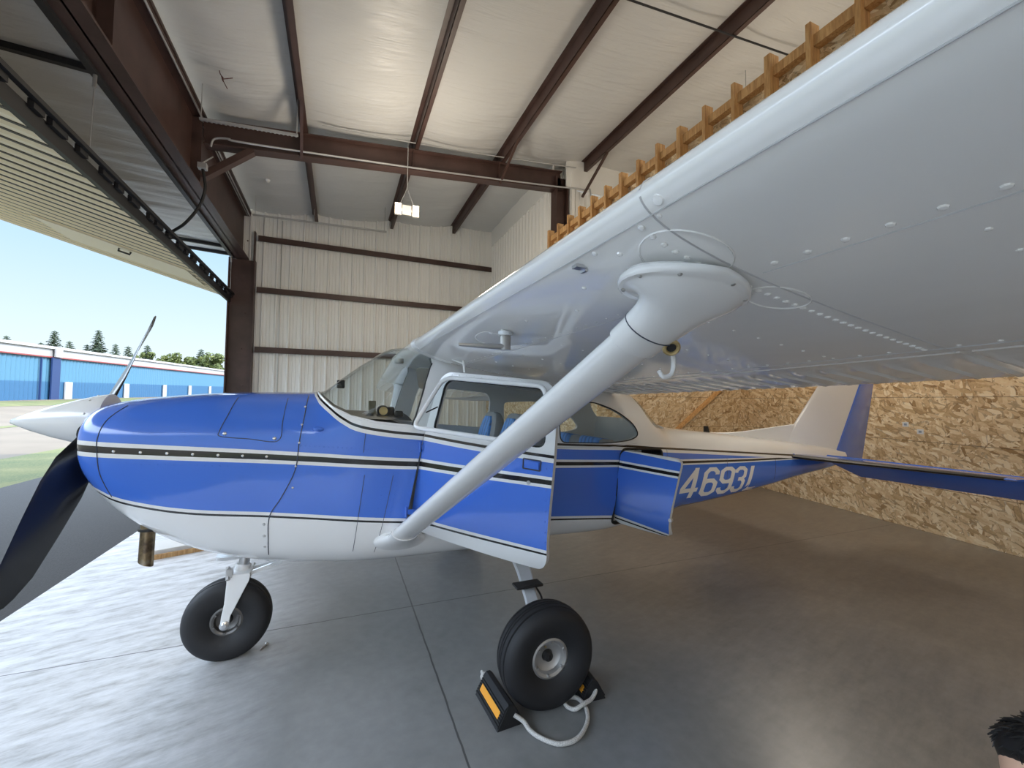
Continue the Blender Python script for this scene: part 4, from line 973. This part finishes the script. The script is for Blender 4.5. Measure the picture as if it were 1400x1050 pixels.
for i, (x, y, z) in enumerate(((7.412, .069, 1.352), (7.376, -.099, 1.268))):
    o = build('wall_label', MB().box((x - .012, y, z), (.006, .062, .062), Matrix.Rotation(.2, 3, 'Z')), mat('white_sticker', (.75, .77, .80), .5)); tag(o, 'small square white sticker on the strand board, the %s of two' % ['left, higher', 'right, lower'][i], 'sticker', 'stickers on the strand board wall')
    build('sticker_print', MB().box((x - .017, y, z), (.004, .028, .028), Matrix.Rotation(.2, 3, 'Z')), mat('sticker_print', (.30, .36, .46), .5), o)
tag(build('paper_sheet', MB().box((4.572, 8.55, 1.52), (.008, .30, .40)), mat('white_paper', (.80, .80, .79), .7), smooth=0), 'white paper sheet pinned on the strand board, seen through the cabin windows', 'paper')
# stud wall over the tail bay
sw = thing('stud_wall', (4.5, 1.2, 2.3), 'bare lumber stud wall with strand board behind, above the white wing', 'stud wall')
ys = [4.60 - .405*k for k in range(20)]
for i, y in enumerate(ys): build('stud', MB().box((4.455, y, 3.72), (.13, .045 + .02*(i % 3 == 0), 2.86 - .02*(i % 2))), M_lumber, sw, smooth=0)
for i in range(len(ys) - 1): build('blocking', MB().box((4.475, (ys[i]+ys[i+1])/2, 5.02 - .05), (.085, .355, .10 + .01*(i % 2))), M_lumber, sw, smooth=0)
build('sheathing_board', MB().box((4.53, .75, 3.68), (.02, 7.75, 2.70)), M_osbx, sw, smooth=0)
build('bottom_plate', MB().box((4.455, .75, 2.27), (.13, 7.75, .05)), M_lumber, sw, smooth=0)

# bifold door, folded up outside the header
bd = thing('bifold_door', (-2.1, 0, 4.1), 'tan ribbed bifold hangar door folded up over the entrance', 'hangar door')
A0, A1 = Vector((-2.12, 0, 4.04)), Vector((-6.2, 0, 5.26))
dd = (A1 - A0).normalized(); nn = Vector((dd.z, 0, -dd.x)); nn = nn if nn.z < 0 else -nn
mb = MB(); b = 0; PR = ribs(-9.2, 9.0, .305, .035, .10, False)
for u, h in PR:
    for p in (A0, A1): q = p + nn*h; mb.v.append((q.x, u, q.z))
for i in range(len(PR)-1): mb.f.append([2*i, 2*i+2, 2*i+3, 2*i+1]); mb.m.append(0)
lw = build('lower_leaf', mb, M_tan, bd, smooth=0, fix=False); lw['label'] = 'tan ribbed lower leaf'
lb = MB()
for h_ in (.05,):
    R = Matrix((dd, Vector((0,1,0)), dd.cross(Vector((0,1,0))))).transposed(); lb.box((A0 + A1)/2 - nn*.06, ((A1-A0).length, 18.2, .02), R)
R = Matrix((dd, Vector((0,1,0)), dd.cross(Vector((0,1,0))))).transposed()
wd2 = sub('walk_door', MB().box(A0 + dd*1.42 + Vector((0, 7.38, 0)) + nn*.040, (2.35, 1.22, .02), R), mat('pale_tan_panel', (.80, .70, .52), .45), lw, smooth=0); wd2['label'] = 'flat pale walk-through door panel set in the leaf'
sub('pull_handle', MB().tube([A0 + dd*1.2 + Vector((0, 6.95, 0)) + nn*.05, A0 + dd*1.2 + Vector((0, 6.95, 0)) + nn*.10, A0 + dd*1.38 + Vector((0, 6.95, 0)) + nn*.10, A0 + dd*1.38 + Vector((0, 6.95, 0)) + nn*.05], .018, 6), M_bsteel, lw)
sub('leaf_backing', lb, M_cwhite, lw, smooth=0).location = (0,0,0)
# shade of the rib flanks put on as dark strips beside each rib
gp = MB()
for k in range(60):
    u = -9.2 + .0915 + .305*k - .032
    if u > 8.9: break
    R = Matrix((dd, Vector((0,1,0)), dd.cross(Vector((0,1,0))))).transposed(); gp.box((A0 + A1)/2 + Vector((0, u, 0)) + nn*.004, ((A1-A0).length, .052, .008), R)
sub('rib_shade_strip', gp, M_bsteel, lw, smooth=0).location = (0,0,0)
U0, U1 = Vector((-2.02, 0, 5.14)), Vector((-6.2, 0, 5.40))
up_ = MB().grid(lambda u, v_: (U0.x + u*(U1.x-U0.x), -9.2 + v_*18.2, U0.z + .24*u + .035*math.sin(v_*110 + 4*math.sin(u*3))*math.sin(PI*u) + .010*math.sin(v_*330)), 14, 220)
ul = build('upper_leaf', up_, M_ins, bd, smooth=60, fix=False); ul['label'] = 'upper leaf lined with white insulation'
sub('upper_leaf_skin', MB().box((-4.1, -.1, 5.36), (4.25, 18.2, .05), Matrix.Rotation(.052, 3, 'Y')), M_tan, ul, smooth=0).location = (0,0,0)
bars = MB(); bars.box((-2.06, -.1, 5.06), (.07, 18.2, .07))
build('hinge_rail', bars, M_bsteel, bd, smooth=0)
for y in (8.92, 8.35, 2.66, -3.2):
    build('leaf_rib', MB().box((-4.12, y, 5.21), (4.1, .06, .07), Matrix.Rotation(.052, 3, 'Y')), M_bsteel, bd, smooth=0)
rl = MB(); rl.box((-2.10, -.1, 4.01), (.05, 18.2, .15)); rl.box((-2.02, -.1, 4.14), (.05, 18.2, .045))
for k in range(46): rl.box((-2.055, 8.95 - .40*k - (.1 if k % 3 else 0), 4.10), (.045, .24 if k % 2 else .15, .08))
rail = build('bottom_rail', rl, M_bsteel, bd, smooth=0); rail['label'] = 'black slotted steel rail'
for i, y in enumerate((8.75, 2.55)):
    build('lift_cable', MB().tube([(-2.05, y + .06, 5.04), (-2.04, y, 4.15)], .006, 6).tube([(-2.05, y + .06, 5.03), (-2.05, y + .05, 4.88)], .018, 6), M_galv, bd)

# conduits, cord, hangers
def conduit(pts, r, label, n=8): return tag(build('electrical_conduit', MB().tube(smoothpts(pts, 6), r, 8), M_galv), label, 'conduit')
conduit([(-1.755, -9, 6.193), (-1.755, 0, 6.193), (-1.755, YW - .1, 6.193)], .016, 'long pale conduit running beside the deep door beam')
conduit([(-1.60, 5.0, 5.70), (-1.55, 4.98, 5.83), (-1.35, 4.96, 5.87), (-1.0, 4.96, 5.868), (2, 4.97, 6.09), (4.6, 4.93, 6.30), (5.4, 4.85, 6.34), (5.55, 4.80, 6.2), (5.56, 4.80, 4.6)], .017, 'pale conduit along the lower edge of the rafter, bending down past the column')
conduit([(-1.80, 5.35, 6.197), (-1.80, 7, 6.197), (-1.80, YW - .12, 6.197)], .013, 'shorter pale conduit beside the long one near the far wall')
conduit([(.05, 4.9, 6.44), (1.5, 4.88, 6.49), (3.2, 4.88, 6.62), (5.2, 4.86, 6.8)], .012, 'thin pale conduit along the top of the rafter')
tag(build('power_cord', MB().tube(smoothpts([(-1.58, 4.55, 5.12), (-1.55, 4.55, 4.95), (-1.54, 4.56, 4.78), (-1.62, 4.60, 4.52), (-1.80, 4.66, 4.26), (-2.03, 4.9, 4.18)], 6), .022, 8), M_dark), 'thick black power cord drooping from the knee brace to the door rail', 'cord')
tag(build('cord_connector', MB().box((-1.58, 4.55, 5.14), (.12, .09, .09)).tube([(-1.60, 4.55, 5.18), (-1.50, 4.75, 5.42)], .012, 6), M_galv, bevel=.01), 'pale grey cord connector box at the end of the knee brace', 'connector')
def hanger(name, a, b, drops, label, lat=True):
    t = thing(name, a, label, 'hanging rail'); a = Vector(a); b = Vector(b); mb = MB(); mb.bar(a, b, .035, .035)
    if lat:
        n = int((b-a).length/.06)
        for k in range(n): p = a.lerp(b, (k + .5)/n); mb.box(p + Vector((0, 0, -.018)), (.025, .045, .012))
    build('channel', mb, M_galv, t, smooth=0)
    for p, zt_ in drops: build('drop_rod', MB().tube([p, (p[0], p[1], zt_)], .007, 6), M_galv, t)
hanger('hanging_channel', (-1.62, 4.45, 5.82), (-.28, 4.45, 5.90), [((-1.60, 4.45, 5.82), 6.42), ((-.30, 4.45, 5.90), 6.5)], 'perforated galvanised channel hung by rods beside the rafter')
hanger('hanging_channel', (-1.55, 8.3, 5.93), (1.5, 8.3, 6.02), [((-1.5, 8.3, 5.93), 6.42), ((-.24, 8.3, 5.97), 6.33), ((1.45, 8.3, 6.02), 6.68)], 'thin galvanised channel hung high in front of the far ribbed wall', False)
conduit([(-1.02, YW - .06, 6.2), (-1.02, YW - .06, 4), (-1.02, YW - .06, 1)], .012, 'thin vertical conduit on the far ribbed wall')
tag(build('tension_rod', MB().tube([(2.4, 1.03, ZP(2.4) - .015), (9.1, 1.03, ZP(9.1) - .015)], .014, 6), M_bsteel), 'thin dark rod crossing below the ceiling above the wing', 'rod')
tag(build('hanging_ornament', MB().tube(smoothpts([(-1.30, 4.05, 6.42), (-1.27, 4.0, 6.30), (-1.22, 3.95, 6.22)], 4), [.006]*9, 6).loft([[(-1.26 + .05*f, 3.99 - .02*f + .03*c*math.sin(PI*f), 6.27 - .10*f + .03*s2*math.sin(PI*f)) for c, s2 in ((-1, 0), (0, 1), (1, 0), (0, -1))] for f in (.02, .3, .6, .98)]).bar((-1.22, 3.96, 6.21), (-1.10, 3.93, 6.24), .008, .008).bar((-1.23, 3.96, 6.2), (-1.16, 3.93, 6.06), .008, .008), mat('dark_red_feather', (.10, .02, .02), .7)), 'small dark red tangle hanging from the white ceiling near the door beam', 'tangle')
tag(build('ceiling_button', MB().lathe([(0, -.06), (.03, -.05), (.05, 0), (0, 0)], (-1.10, 7.2, ZP(-1.1) + .10), 'z', 12), M_cwhite), 'tiny white knob on the ceiling beside the rafter knee', 'knob')

# work light below the rafter, plus three unseen fill lamps added for brightness
M_lens = mat('lit_lamp_lens', (1, .9, .75), .3, emit=(1.0, .80, .52), es=7)
M_lcase = mat('white_lamp_case', (.34, .33, .31), .5)
def work_or_fill_light(x, y, z, ztop, label, power=LAMP_W):
    t = thing('work_or_fill_light', (x, y, z), label, 'lamp', 'hanging work lights')
    for sgn in (-1, 1):
        hd = build('lamp_head', MB().box((x + sgn*.16, y + .045, z), (.13, .05, .22)), M_lcase, t, bevel=.01)
        ln = build('lamp_lens', MB().box((x + sgn*.16, y + .012, z), (.105, .016, .19)), M_lens); ln.parent = hd
        ln.location = (0, 0, 0)
    build('mounting_bar', MB().box((x, y + .06, z), (.34, .03, .05)).box((x, y + .05, z), (.16, .03, .18)), M_lcase, t)
    build('hanger_wire', MB().tube([(x - .12, y + .06, z + .12), (x, y + .06, z + .42), (x + .12, y + .06, z + .12)], .005, 6).tube([(x, y + .06, z + .42), (x, y + .06, ztop)], .007, 6), M_galv, t)
    L = bpy.data.lights.new('work_or_fill_bulb', 'POINT'); L.energy = power; L.shadow_soft_size = .40; L.color = (1.0, .88, .72)
    lo_ = bpy.data.objects.new('work_or_fill_bulb', L); COL.objects.link(lo_); lo_.parent = t; lo_.location = (0, -.75, -.35)
work_or_fill_light(1.53, 4.72, 5.12, 6.4, 'lit white twin-head work light hanging below the rafter', LAMP_W*.9)
work_or_fill_light(6.5, 1.6, 4.3, ZP(6.5) + .2, 'lit twin-head fill lamp added out of view above the tail bay, beyond the fin', LAMP_W*.75)
work_or_fill_light(6.0, -2.6, 4.3, ZP(6.0) + .2, 'lit twin-head fill lamp added out of view above the tail bay, nearer the camera', LAMP_W*.6)
work_or_fill_light(.8, -7.6, 5.3, ZP(.8) + .1, 'lit twin-head fill lamp added out of view by the near wall', LAMP_W*1.3)

# ------------------------------------------------------------------ toddler at the lower right corner
kid = thing('person', (2.02, -2.70, 0), 'small child with short black hair at the lower right corner, seen from above', 'person')
HX, HY, HZ = 2.02, -2.70, .735
def head_ring(z, r, fx=0): return None
bm_ = MB(); rs = []
for z, rx, ry, ox in ((.56, .030, .032, .01), (.60, .036, .038, .008), (.632, .050, .052, -.004), (.655, .066, .064, -.008), (.69, .080, .074, -.004), (.73, .086, .078, 0), (.765, .083, .076, .003), (.795, .068, .062, .004), (.815, .042, .038, .004), (.822, .012, .012, .004)):
    rs.append([(HX + ox + rx*math.cos(q), HY + ry*math.sin(q), z) for q in (2*PI*k/28 for k in range(28))])
# torso, one surface with the head
tor = []
for z, rx, ry in ((.30, .075, .095), (.36, .082, .105), (.44, .080, .105), (.50, .070, .105), (.535, .050, .085), (.552, .034, .045)):
    tor.append([(HX + .012 + rx*math.cos(q), HY + ry*math.sin(q), z) for q in (2*PI*k/28 for k in range(28))])
bm_.loft(tor + rs)
for s in (-1, 1):
    bm_.tube([(HX + .012, HY + s*.048, .32), (HX + .01, HY + s*.05, .24), (HX + .0, HY + s*.052, .17), (HX + .012, HY + s*.052, .09), (HX + .015, HY + s*.052, .035)], [.058, .052, .042, .036, .028], 16)
    bm_.loft([[(HX + dx + .026*c*wf, HY + s*.054 + .024*s2*wf, zz) for c, s2 in ((math.cos(2*PI*k/12), math.sin(2*PI*k/12)) for k in range(12))] for dx, zz, wf in ((-.02, .0, 1.5), (-.018, .02, 1.5), (.005, .045, 1.0))])
    bm_.tube([(HX + .012, HY + s*.085, .515), (HX + .01, HY + s*.125, .455), (HX - .005, HY + s*.14, .385), (HX - .025, HY + s*.138, .325)], [.034, .028, .024, .017], 12)
    hx, hy, hz = HX - .028, HY + s*.138, .315
    bm_.loft([[(hx + .020*c, hy + .010*s2, hz - d_) for c, s2 in ((math.cos(2*PI*k/10), math.sin(2*PI*k/10)) for k in range(10))] for d_ in (-.015, .01, .032)])
    for k in range(4): bm_.tube([(hx - .014 + .0095*k, hy, hz - .028), (hx - .016 + .010*k, hy - s*.003, hz - .045), (hx - .014 + .0095*k, hy - s*.010, hz - .056 + .003*abs(k - 1.5))], [.0052, .0048, .004], 8)
    bm_.tube([(hx - .016, hy, hz - .005), (hx - .028, hy - s*.004, hz - .022), (hx - .028, hy - s*.006, hz - .034)], [.006, .0055, .0045], 8)
    bm_.dome((HX + .012, HY + s*.074, .70), (0, s, 0), .018, .012, 10)
bm_.dome((HX - .080, HY, .692), (-1, 0, -.1), .012, .014, 10); bm_.dome((HX - .070, HY, .662), (-1, 0, 0), .016, .005, 10)
body = build('body', bm_, M_skin, kid, 60)
for s in (-1, 1): build('eye', MB().dome((HX - .074, HY + s*.028, .713), (-1, s*.25, 0), .009, .004, 10), M_dark, kid)
hr = MB(); rs = []
for z, k2 in ((.700, 1.05), (.73, 1.10), (.765, 1.12), (.795, 1.16), (.818, 1.2), (.832, .8), (.836, .2)):
    i = min(range(10), key=lambda j: abs((.56, .60, .632, .655, .69, .73, .765, .795, .815, .822)[j] - z)); rx, ry = ((.030, .032), (.036, .038), (.050, .052), (.066, .064), (.080, .074), (.086, .078), (.083, .076), (.068, .062), (.042, .038), (.03, .03))[i]
    ring = []
    for k in range(36):
        q = 2*PI*k/36; front = max(0, -math.cos(q)); zz = z + (.055*front**2 if z < .76 else .015*front**2 if z < .79 else 0)
        ring.append((HX + .006 + rx*k2*math.cos(q)*(1.0), HY + ry*k2*math.sin(q), zz))
    rs.append(ring)
hr.loft(rs)
rnd = random.Random(3)
for k in range(420):
    q = rnd.uniform(0, 2*PI); ph = rnd.uniform(.05, 1.35); front = max(0, -math.cos(q))
    if ph > 1.05 and front > .3: continue
    c = Vector((HX + .005, HY, .735)); n_v = Vector((math.sin(ph)*math.cos(q)*.088, math.sin(ph)*math.sin(q)*.081, math.cos(ph)*.092)); p = c + n_v
    t_ = (n_v.normalized()*.35 + Vector((rnd.uniform(-.5, .2), rnd.uniform(-.5, .5), -.55*math.sin(ph)))).normalized()
    hr.tube([p, p + t_*.016, p + t_*.03 + Vector((0, 0, -.006))], [.0045, .003, .0008], 5)
build('hair', hr, M_hair, kid, 60)['label'] = 'short tousled black hair'
sh = MB().loft([[(HX + .012 + (rx+.008)*math.cos(q), HY + (ry+.008)*math.sin(q), z) for q in (2*PI*k/28 for k in range(28))] for z, rx, ry in ((.27, .082, .100), (.36, .084, .106), (.44, .082, .107), (.50, .073, .108), (.537, .054, .088))], False)
for s in (-1, 1): sh.tube([(HX + .012, HY + s*.080, .52), (HX + .01, HY + s*.125, .455), (HX + .002, HY + s*.136, .42)], [.043, .037, .034], 14, False)
build('shirt', sh, M_shirt, kid, 60)
tr = MB()
for s in (-1, 1): tr.tube([(HX + .012, HY + s*.048, .33), (HX + .01, HY + s*.05, .24), (HX, HY + s*.052, .17), (HX + .012, HY + s*.052, .06)], [.066, .060, .050, .042], 16, False)
build('trousers', tr, M_dark, kid, 60)
kid.location = (2.030, -2.675, 0); kid.scale = (1.0, 1.0, 1.012)

# ------------------------------------------------------------------ outside
def gz(x, y):
    t = min(1, max(0, (-x - 14)/14)); return (1.0*t*t*(3 - 2*t) + max(0, y - 53)*.0181*t) - .004
def strip(name, x0, x1, m, nx=8, label=None, kind='structure', cat=None, lift=0, ylen=300):
    mb = MB().grid(lambda u, v_: (x1 + u*(x0 - x1), -60 + v_*ylen, gz(x1 + u*(x0 - x1), -60 + v_*ylen) + lift), nx, 100)
    o = build(name, mb, m, smooth=60); o['kind'] = kind
    if label: o['label'] = label; o['category'] = cat
    return o
strip('apron', -1.70, -4.9, M_asph); strip('taxiway', -7.3, -31.5, M_pave, 24)
strip('lawn', -4.9, -7.3, M_grass, 4, 'shaded strip of grass outside the hangar door', 'stuff', 'grass')
strip('lawn', -14.4, -15.1, M_grass, 3, 'thin strip of grass across the pale taxiway', 'stuff', 'grass', .012)
strip('lawn', -23, -27.5, M_grass, 6, 'dry grass strip in front of the blue hangar row', 'stuff', 'grass', .012, 135)
strip('ground', -31.5, -200, M_grass, 20)
hb2 = thing('blue_hangar', (-30, 60, 1), 'long blue ribbed metal hangar row with white doors across the taxiway', 'building')
BX0, BX1 = (-32.0, 30.0), (-24.3, 125.0)
def bpt(f, z, off=0):
    x = BX0[0] + f*(BX1[0] - BX0[0]); y = BX0[1] + f*(BX1[1] - BX0[1]); return Vector((x + off, y, z))
gb = lambda y: .95 + max(0, y - 53)*.0181
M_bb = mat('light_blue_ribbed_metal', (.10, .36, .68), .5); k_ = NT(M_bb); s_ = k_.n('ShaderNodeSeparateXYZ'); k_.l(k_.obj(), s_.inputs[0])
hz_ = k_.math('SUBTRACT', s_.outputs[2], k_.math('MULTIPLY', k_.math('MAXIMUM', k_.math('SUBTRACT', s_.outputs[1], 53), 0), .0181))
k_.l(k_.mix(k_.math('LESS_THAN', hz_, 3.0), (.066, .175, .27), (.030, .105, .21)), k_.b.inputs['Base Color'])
M_bpost = mat('navy_post', (.012, .035, .12), .5); M_bwhite = mat('white_door_paint', (.44, .44, .45), .5); M_broof = mat('pale_roof_metal', (.34, .335, .34), .4); M_red = mat('red_trim', (.25, .05, .045), .5)
mb = MB(); K = 320
for k in range(K + 1):
    f = k/K; h = .10 if k % 2 else 0
    p = bpt(f, 0, h); g = gb(p.y); mb.v += [(p.x, p.y, g - .3), (p.x, p.y, g + 4.75)]
for i in range(K): mb.f.append([2*i, 2*i+2, 2*i+3, 2*i+1]); mb.m.append(0)
a_, b_ = bpt(0, 0), bpt(1, 0)
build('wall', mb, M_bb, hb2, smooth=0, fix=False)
def long_box(z0, z1, d0, d1): 
    m_ = MB(); vs_ = []
    for p in (a_, b_):
        g = gb(p.y); vs_.append([(p.x + d0, p.y, g + z0), (p.x + d1, p.y, g + z0), (p.x + d1, p.y, g + z1), (p.x + d0, p.y, g + z1)])
    mid = bpt((53-30)/95., 0); g = gb(mid.y); ring = [(mid.x + d0, mid.y, g + z0), (mid.x + d1, mid.y, g + z0), (mid.x + d1, mid.y, g + z1), (mid.x + d0, mid.y, g + z1)]
    return m_.loft([vs_[0], ring, vs_[1]])
build('roof_fascia', long_box(4.85, 5.75, -.1, .25), M_broof, hb2, smooth=0); build('red_trim_line', long_box(4.72, 4.85, -.05, .30), M_red, hb2, smooth=0)
build('gutter', long_box(5.70, 5.98, -.1, .45), M_bwhite, hb2, smooth=0); build('back_wall', long_box(-.3, 5.8, -12, -.25), M_broof, hb2, smooth=0)
def bdoor(y, w_, h, name, m, d=.2):
    f = (y - 30)/95.; p = bpt(f, 0); g = gb(y); return build(name, MB().box((p.x + d, y, g + h/2), (.14, w_, h)), m, hb2, smooth=0)
for y, w_ in ((62.9, 1.35), (75.0, 1.35), (86.5, 1.35), (96.7, 1.35), (107.0, 1.35)):
    dd_ = bdoor(y, w_, 2.05, 'entry_door', M_bwhite); dd_['label'] = 'white entry door'
bdoor(60.5, 1.5, 4.75, 'corner_post', M_bpost, .3); bdoor(60.5, 1.3, 1.0, 'post_cap', M_broof, .5).location.z += 4.8
bdoor(58.4, .12, 4.6, 'downspout', M_bpost, .25)

# trees beyond
M_con = mat('conifer_needles', (.035, .075, .040), .8); M_dec = mat('leafy_green', (.17, .25, .05), .7); M_bark = mat('bark', (.10, .07, .05), .9)
for m_, cs in ((M_con, [(.3, (.022, .042, .024)), (.7, (.065, .085, .045))]), (M_dec, [(.3, (.045, .07, .018)), (.7, (.16, .18, .05))])):
    k_ = NT(m_); k_.l(k_.ramp(k_.noise(k_.obj(), 1.3, 4), cs), k_.b.inputs['Base Color'])
def conifer(x, y, z, h, r, seed, label):
    R = random.Random(seed); t = thing('conifer_tree', (x, y, z), label, 'tree', 'trees beyond the blue hangar'); mb = MB(); lv = max(12, int(h*1.6))
    for i in range(lv):
        f = i/lv; zz = z + h*(.12 + .86*f); rr = r*(1 - f)**.8*R.uniform(.7, 1.15) + .15
        n = max(5, int(9*(1 - f) + 4)); a0 = R.uniform(0, 6)
        for k in range(n):
            a = a0 + 2*PI*k/n + R.uniform(-.25, .25); L = rr*R.uniform(.7, 1.2); c, s2 = math.cos(a), math.sin(a); dr = L*.28; w2 = L*.20 + .12
            p0 = Vector((x, y, zz)); p1 = Vector((x + c*L, y + s2*L, zz - dr)); sd2 = Vector((-s2, c, 0))
            mb.add([p0 + Vector((0,0,.15)), p0.lerp(p1, .55) + sd2*w2, p1, p0.lerp(p1, .55) - sd2*w2, p0.lerp(p1, .5) + Vector((0,0,-.35))], [(0,1,4), (1,2,4), (2,3,4), (3,0,4), (0,3,2), (0,2,1)])
            for q in (.45, .75):
                b_2 = p0.lerp(p1, q); mb.add([b_2, b_2 + sd2*w2*1.5 + Vector((c*.3, s2*.3, -.35)), b_2 + Vector((c*.5, s2*.5, -.2)), b_2 - sd2*w2*1.5 + Vector((c*.3, s2*.3, -.35))], [(0,1,2), (0,2,3)])
    build('foliage', mb, M_con, t, 0, fix=False); build('trunk', MB().tube([(x, y, z), (x, y, z + h*.97)], [h*.018, .03], 8), M_bark, t)
def leafy(x, y, z, h, r, seed, label):
    R = random.Random(seed); t = thing('leafy_tree', (x, y, z), label, 'tree', 'trees beyond the blue hangar'); mb = MB()
    bl = [(R.gauss(0, .45)*r, R.gauss(0, .45)*r, h*R.uniform(.4, .9), r*R.uniform(.35, .6)) for _ in range(10)]
    for bx, by, bz, br in bl:
        for _ in range(150):
            v_ = Vector((R.gauss(0,1), R.gauss(0,1), R.gauss(0,1))).normalized()*br*R.uniform(.65, 1.05); p = Vector((x + bx, y + by, z + bz)) + v_
            n_v = (v_.normalized() + Vector((R.gauss(0,.5), R.gauss(0,.5), R.gauss(0,.5)))).normalized(); a = n_v.orthogonal().normalized()*R.uniform(.22, .45); b_2 = n_v.cross(a)
            mb.add([p + a, p + b_2*.8, p - a, p - b_2*.8], [(0,1,2,3)])
    build('foliage', mb, M_dec, t, 0, fix=False); build('trunk', MB().tube([(x, y, z), (x, y, z + h*.7)], [.25, .1], 8), M_bark, t)
TREES = []
for px, py, top, kind in ((-94.7,175.6,20.5,0),(-88,173,17.0,0),(-84.5,171,18.4,0),(-80.9,169.8,22.2,0),(-76.5,168,19.0,0),(-68.4,164.7,22.6,0),(-71.5,166,18.0,0),(-63.5,163,18.3,0),(-59.9,161.5,17.6,0),(-57,160.5,16.4,1),
                          (-52.5,160.0,16.2,1),(-49.5,158.0,15.8,1),(-55,161,18.2,0),(-46.3,156,15.2,1),(-43.8,155.3,14.2,1),(-41.7,154.1,14.6,1),(-39.1,153,17.0,0),(-37.0,152.6,14.6,1),(-35.3,151.5,16.0,1),(-33,151,15.2,1)):
    TREES.append((px, py, gz(px, py), top - gz(px, py), kind))
ORD = ['leftmost', 'second', 'third', 'fourth', 'fifth', 'sixth', 'seventh', 'eighth', 'ninth', 'tenth', 'eleventh', 'twelfth']
nc = nl = 0
for i, (x, y, z, h, kind) in enumerate(sorted(TREES)):
    if kind == 0: conifer(x, y, z, h, h*.28, i, 'dark conifer beyond the blue hangar roof, %s conifer from the left' % ORD[nc]); nc += 1
    else: leafy(x, y, z, h, h*.19, i, 'yellow-green leafy tree beyond the blue hangar roof, %s leafy tree from the left' % ORD[nl]); nl += 1
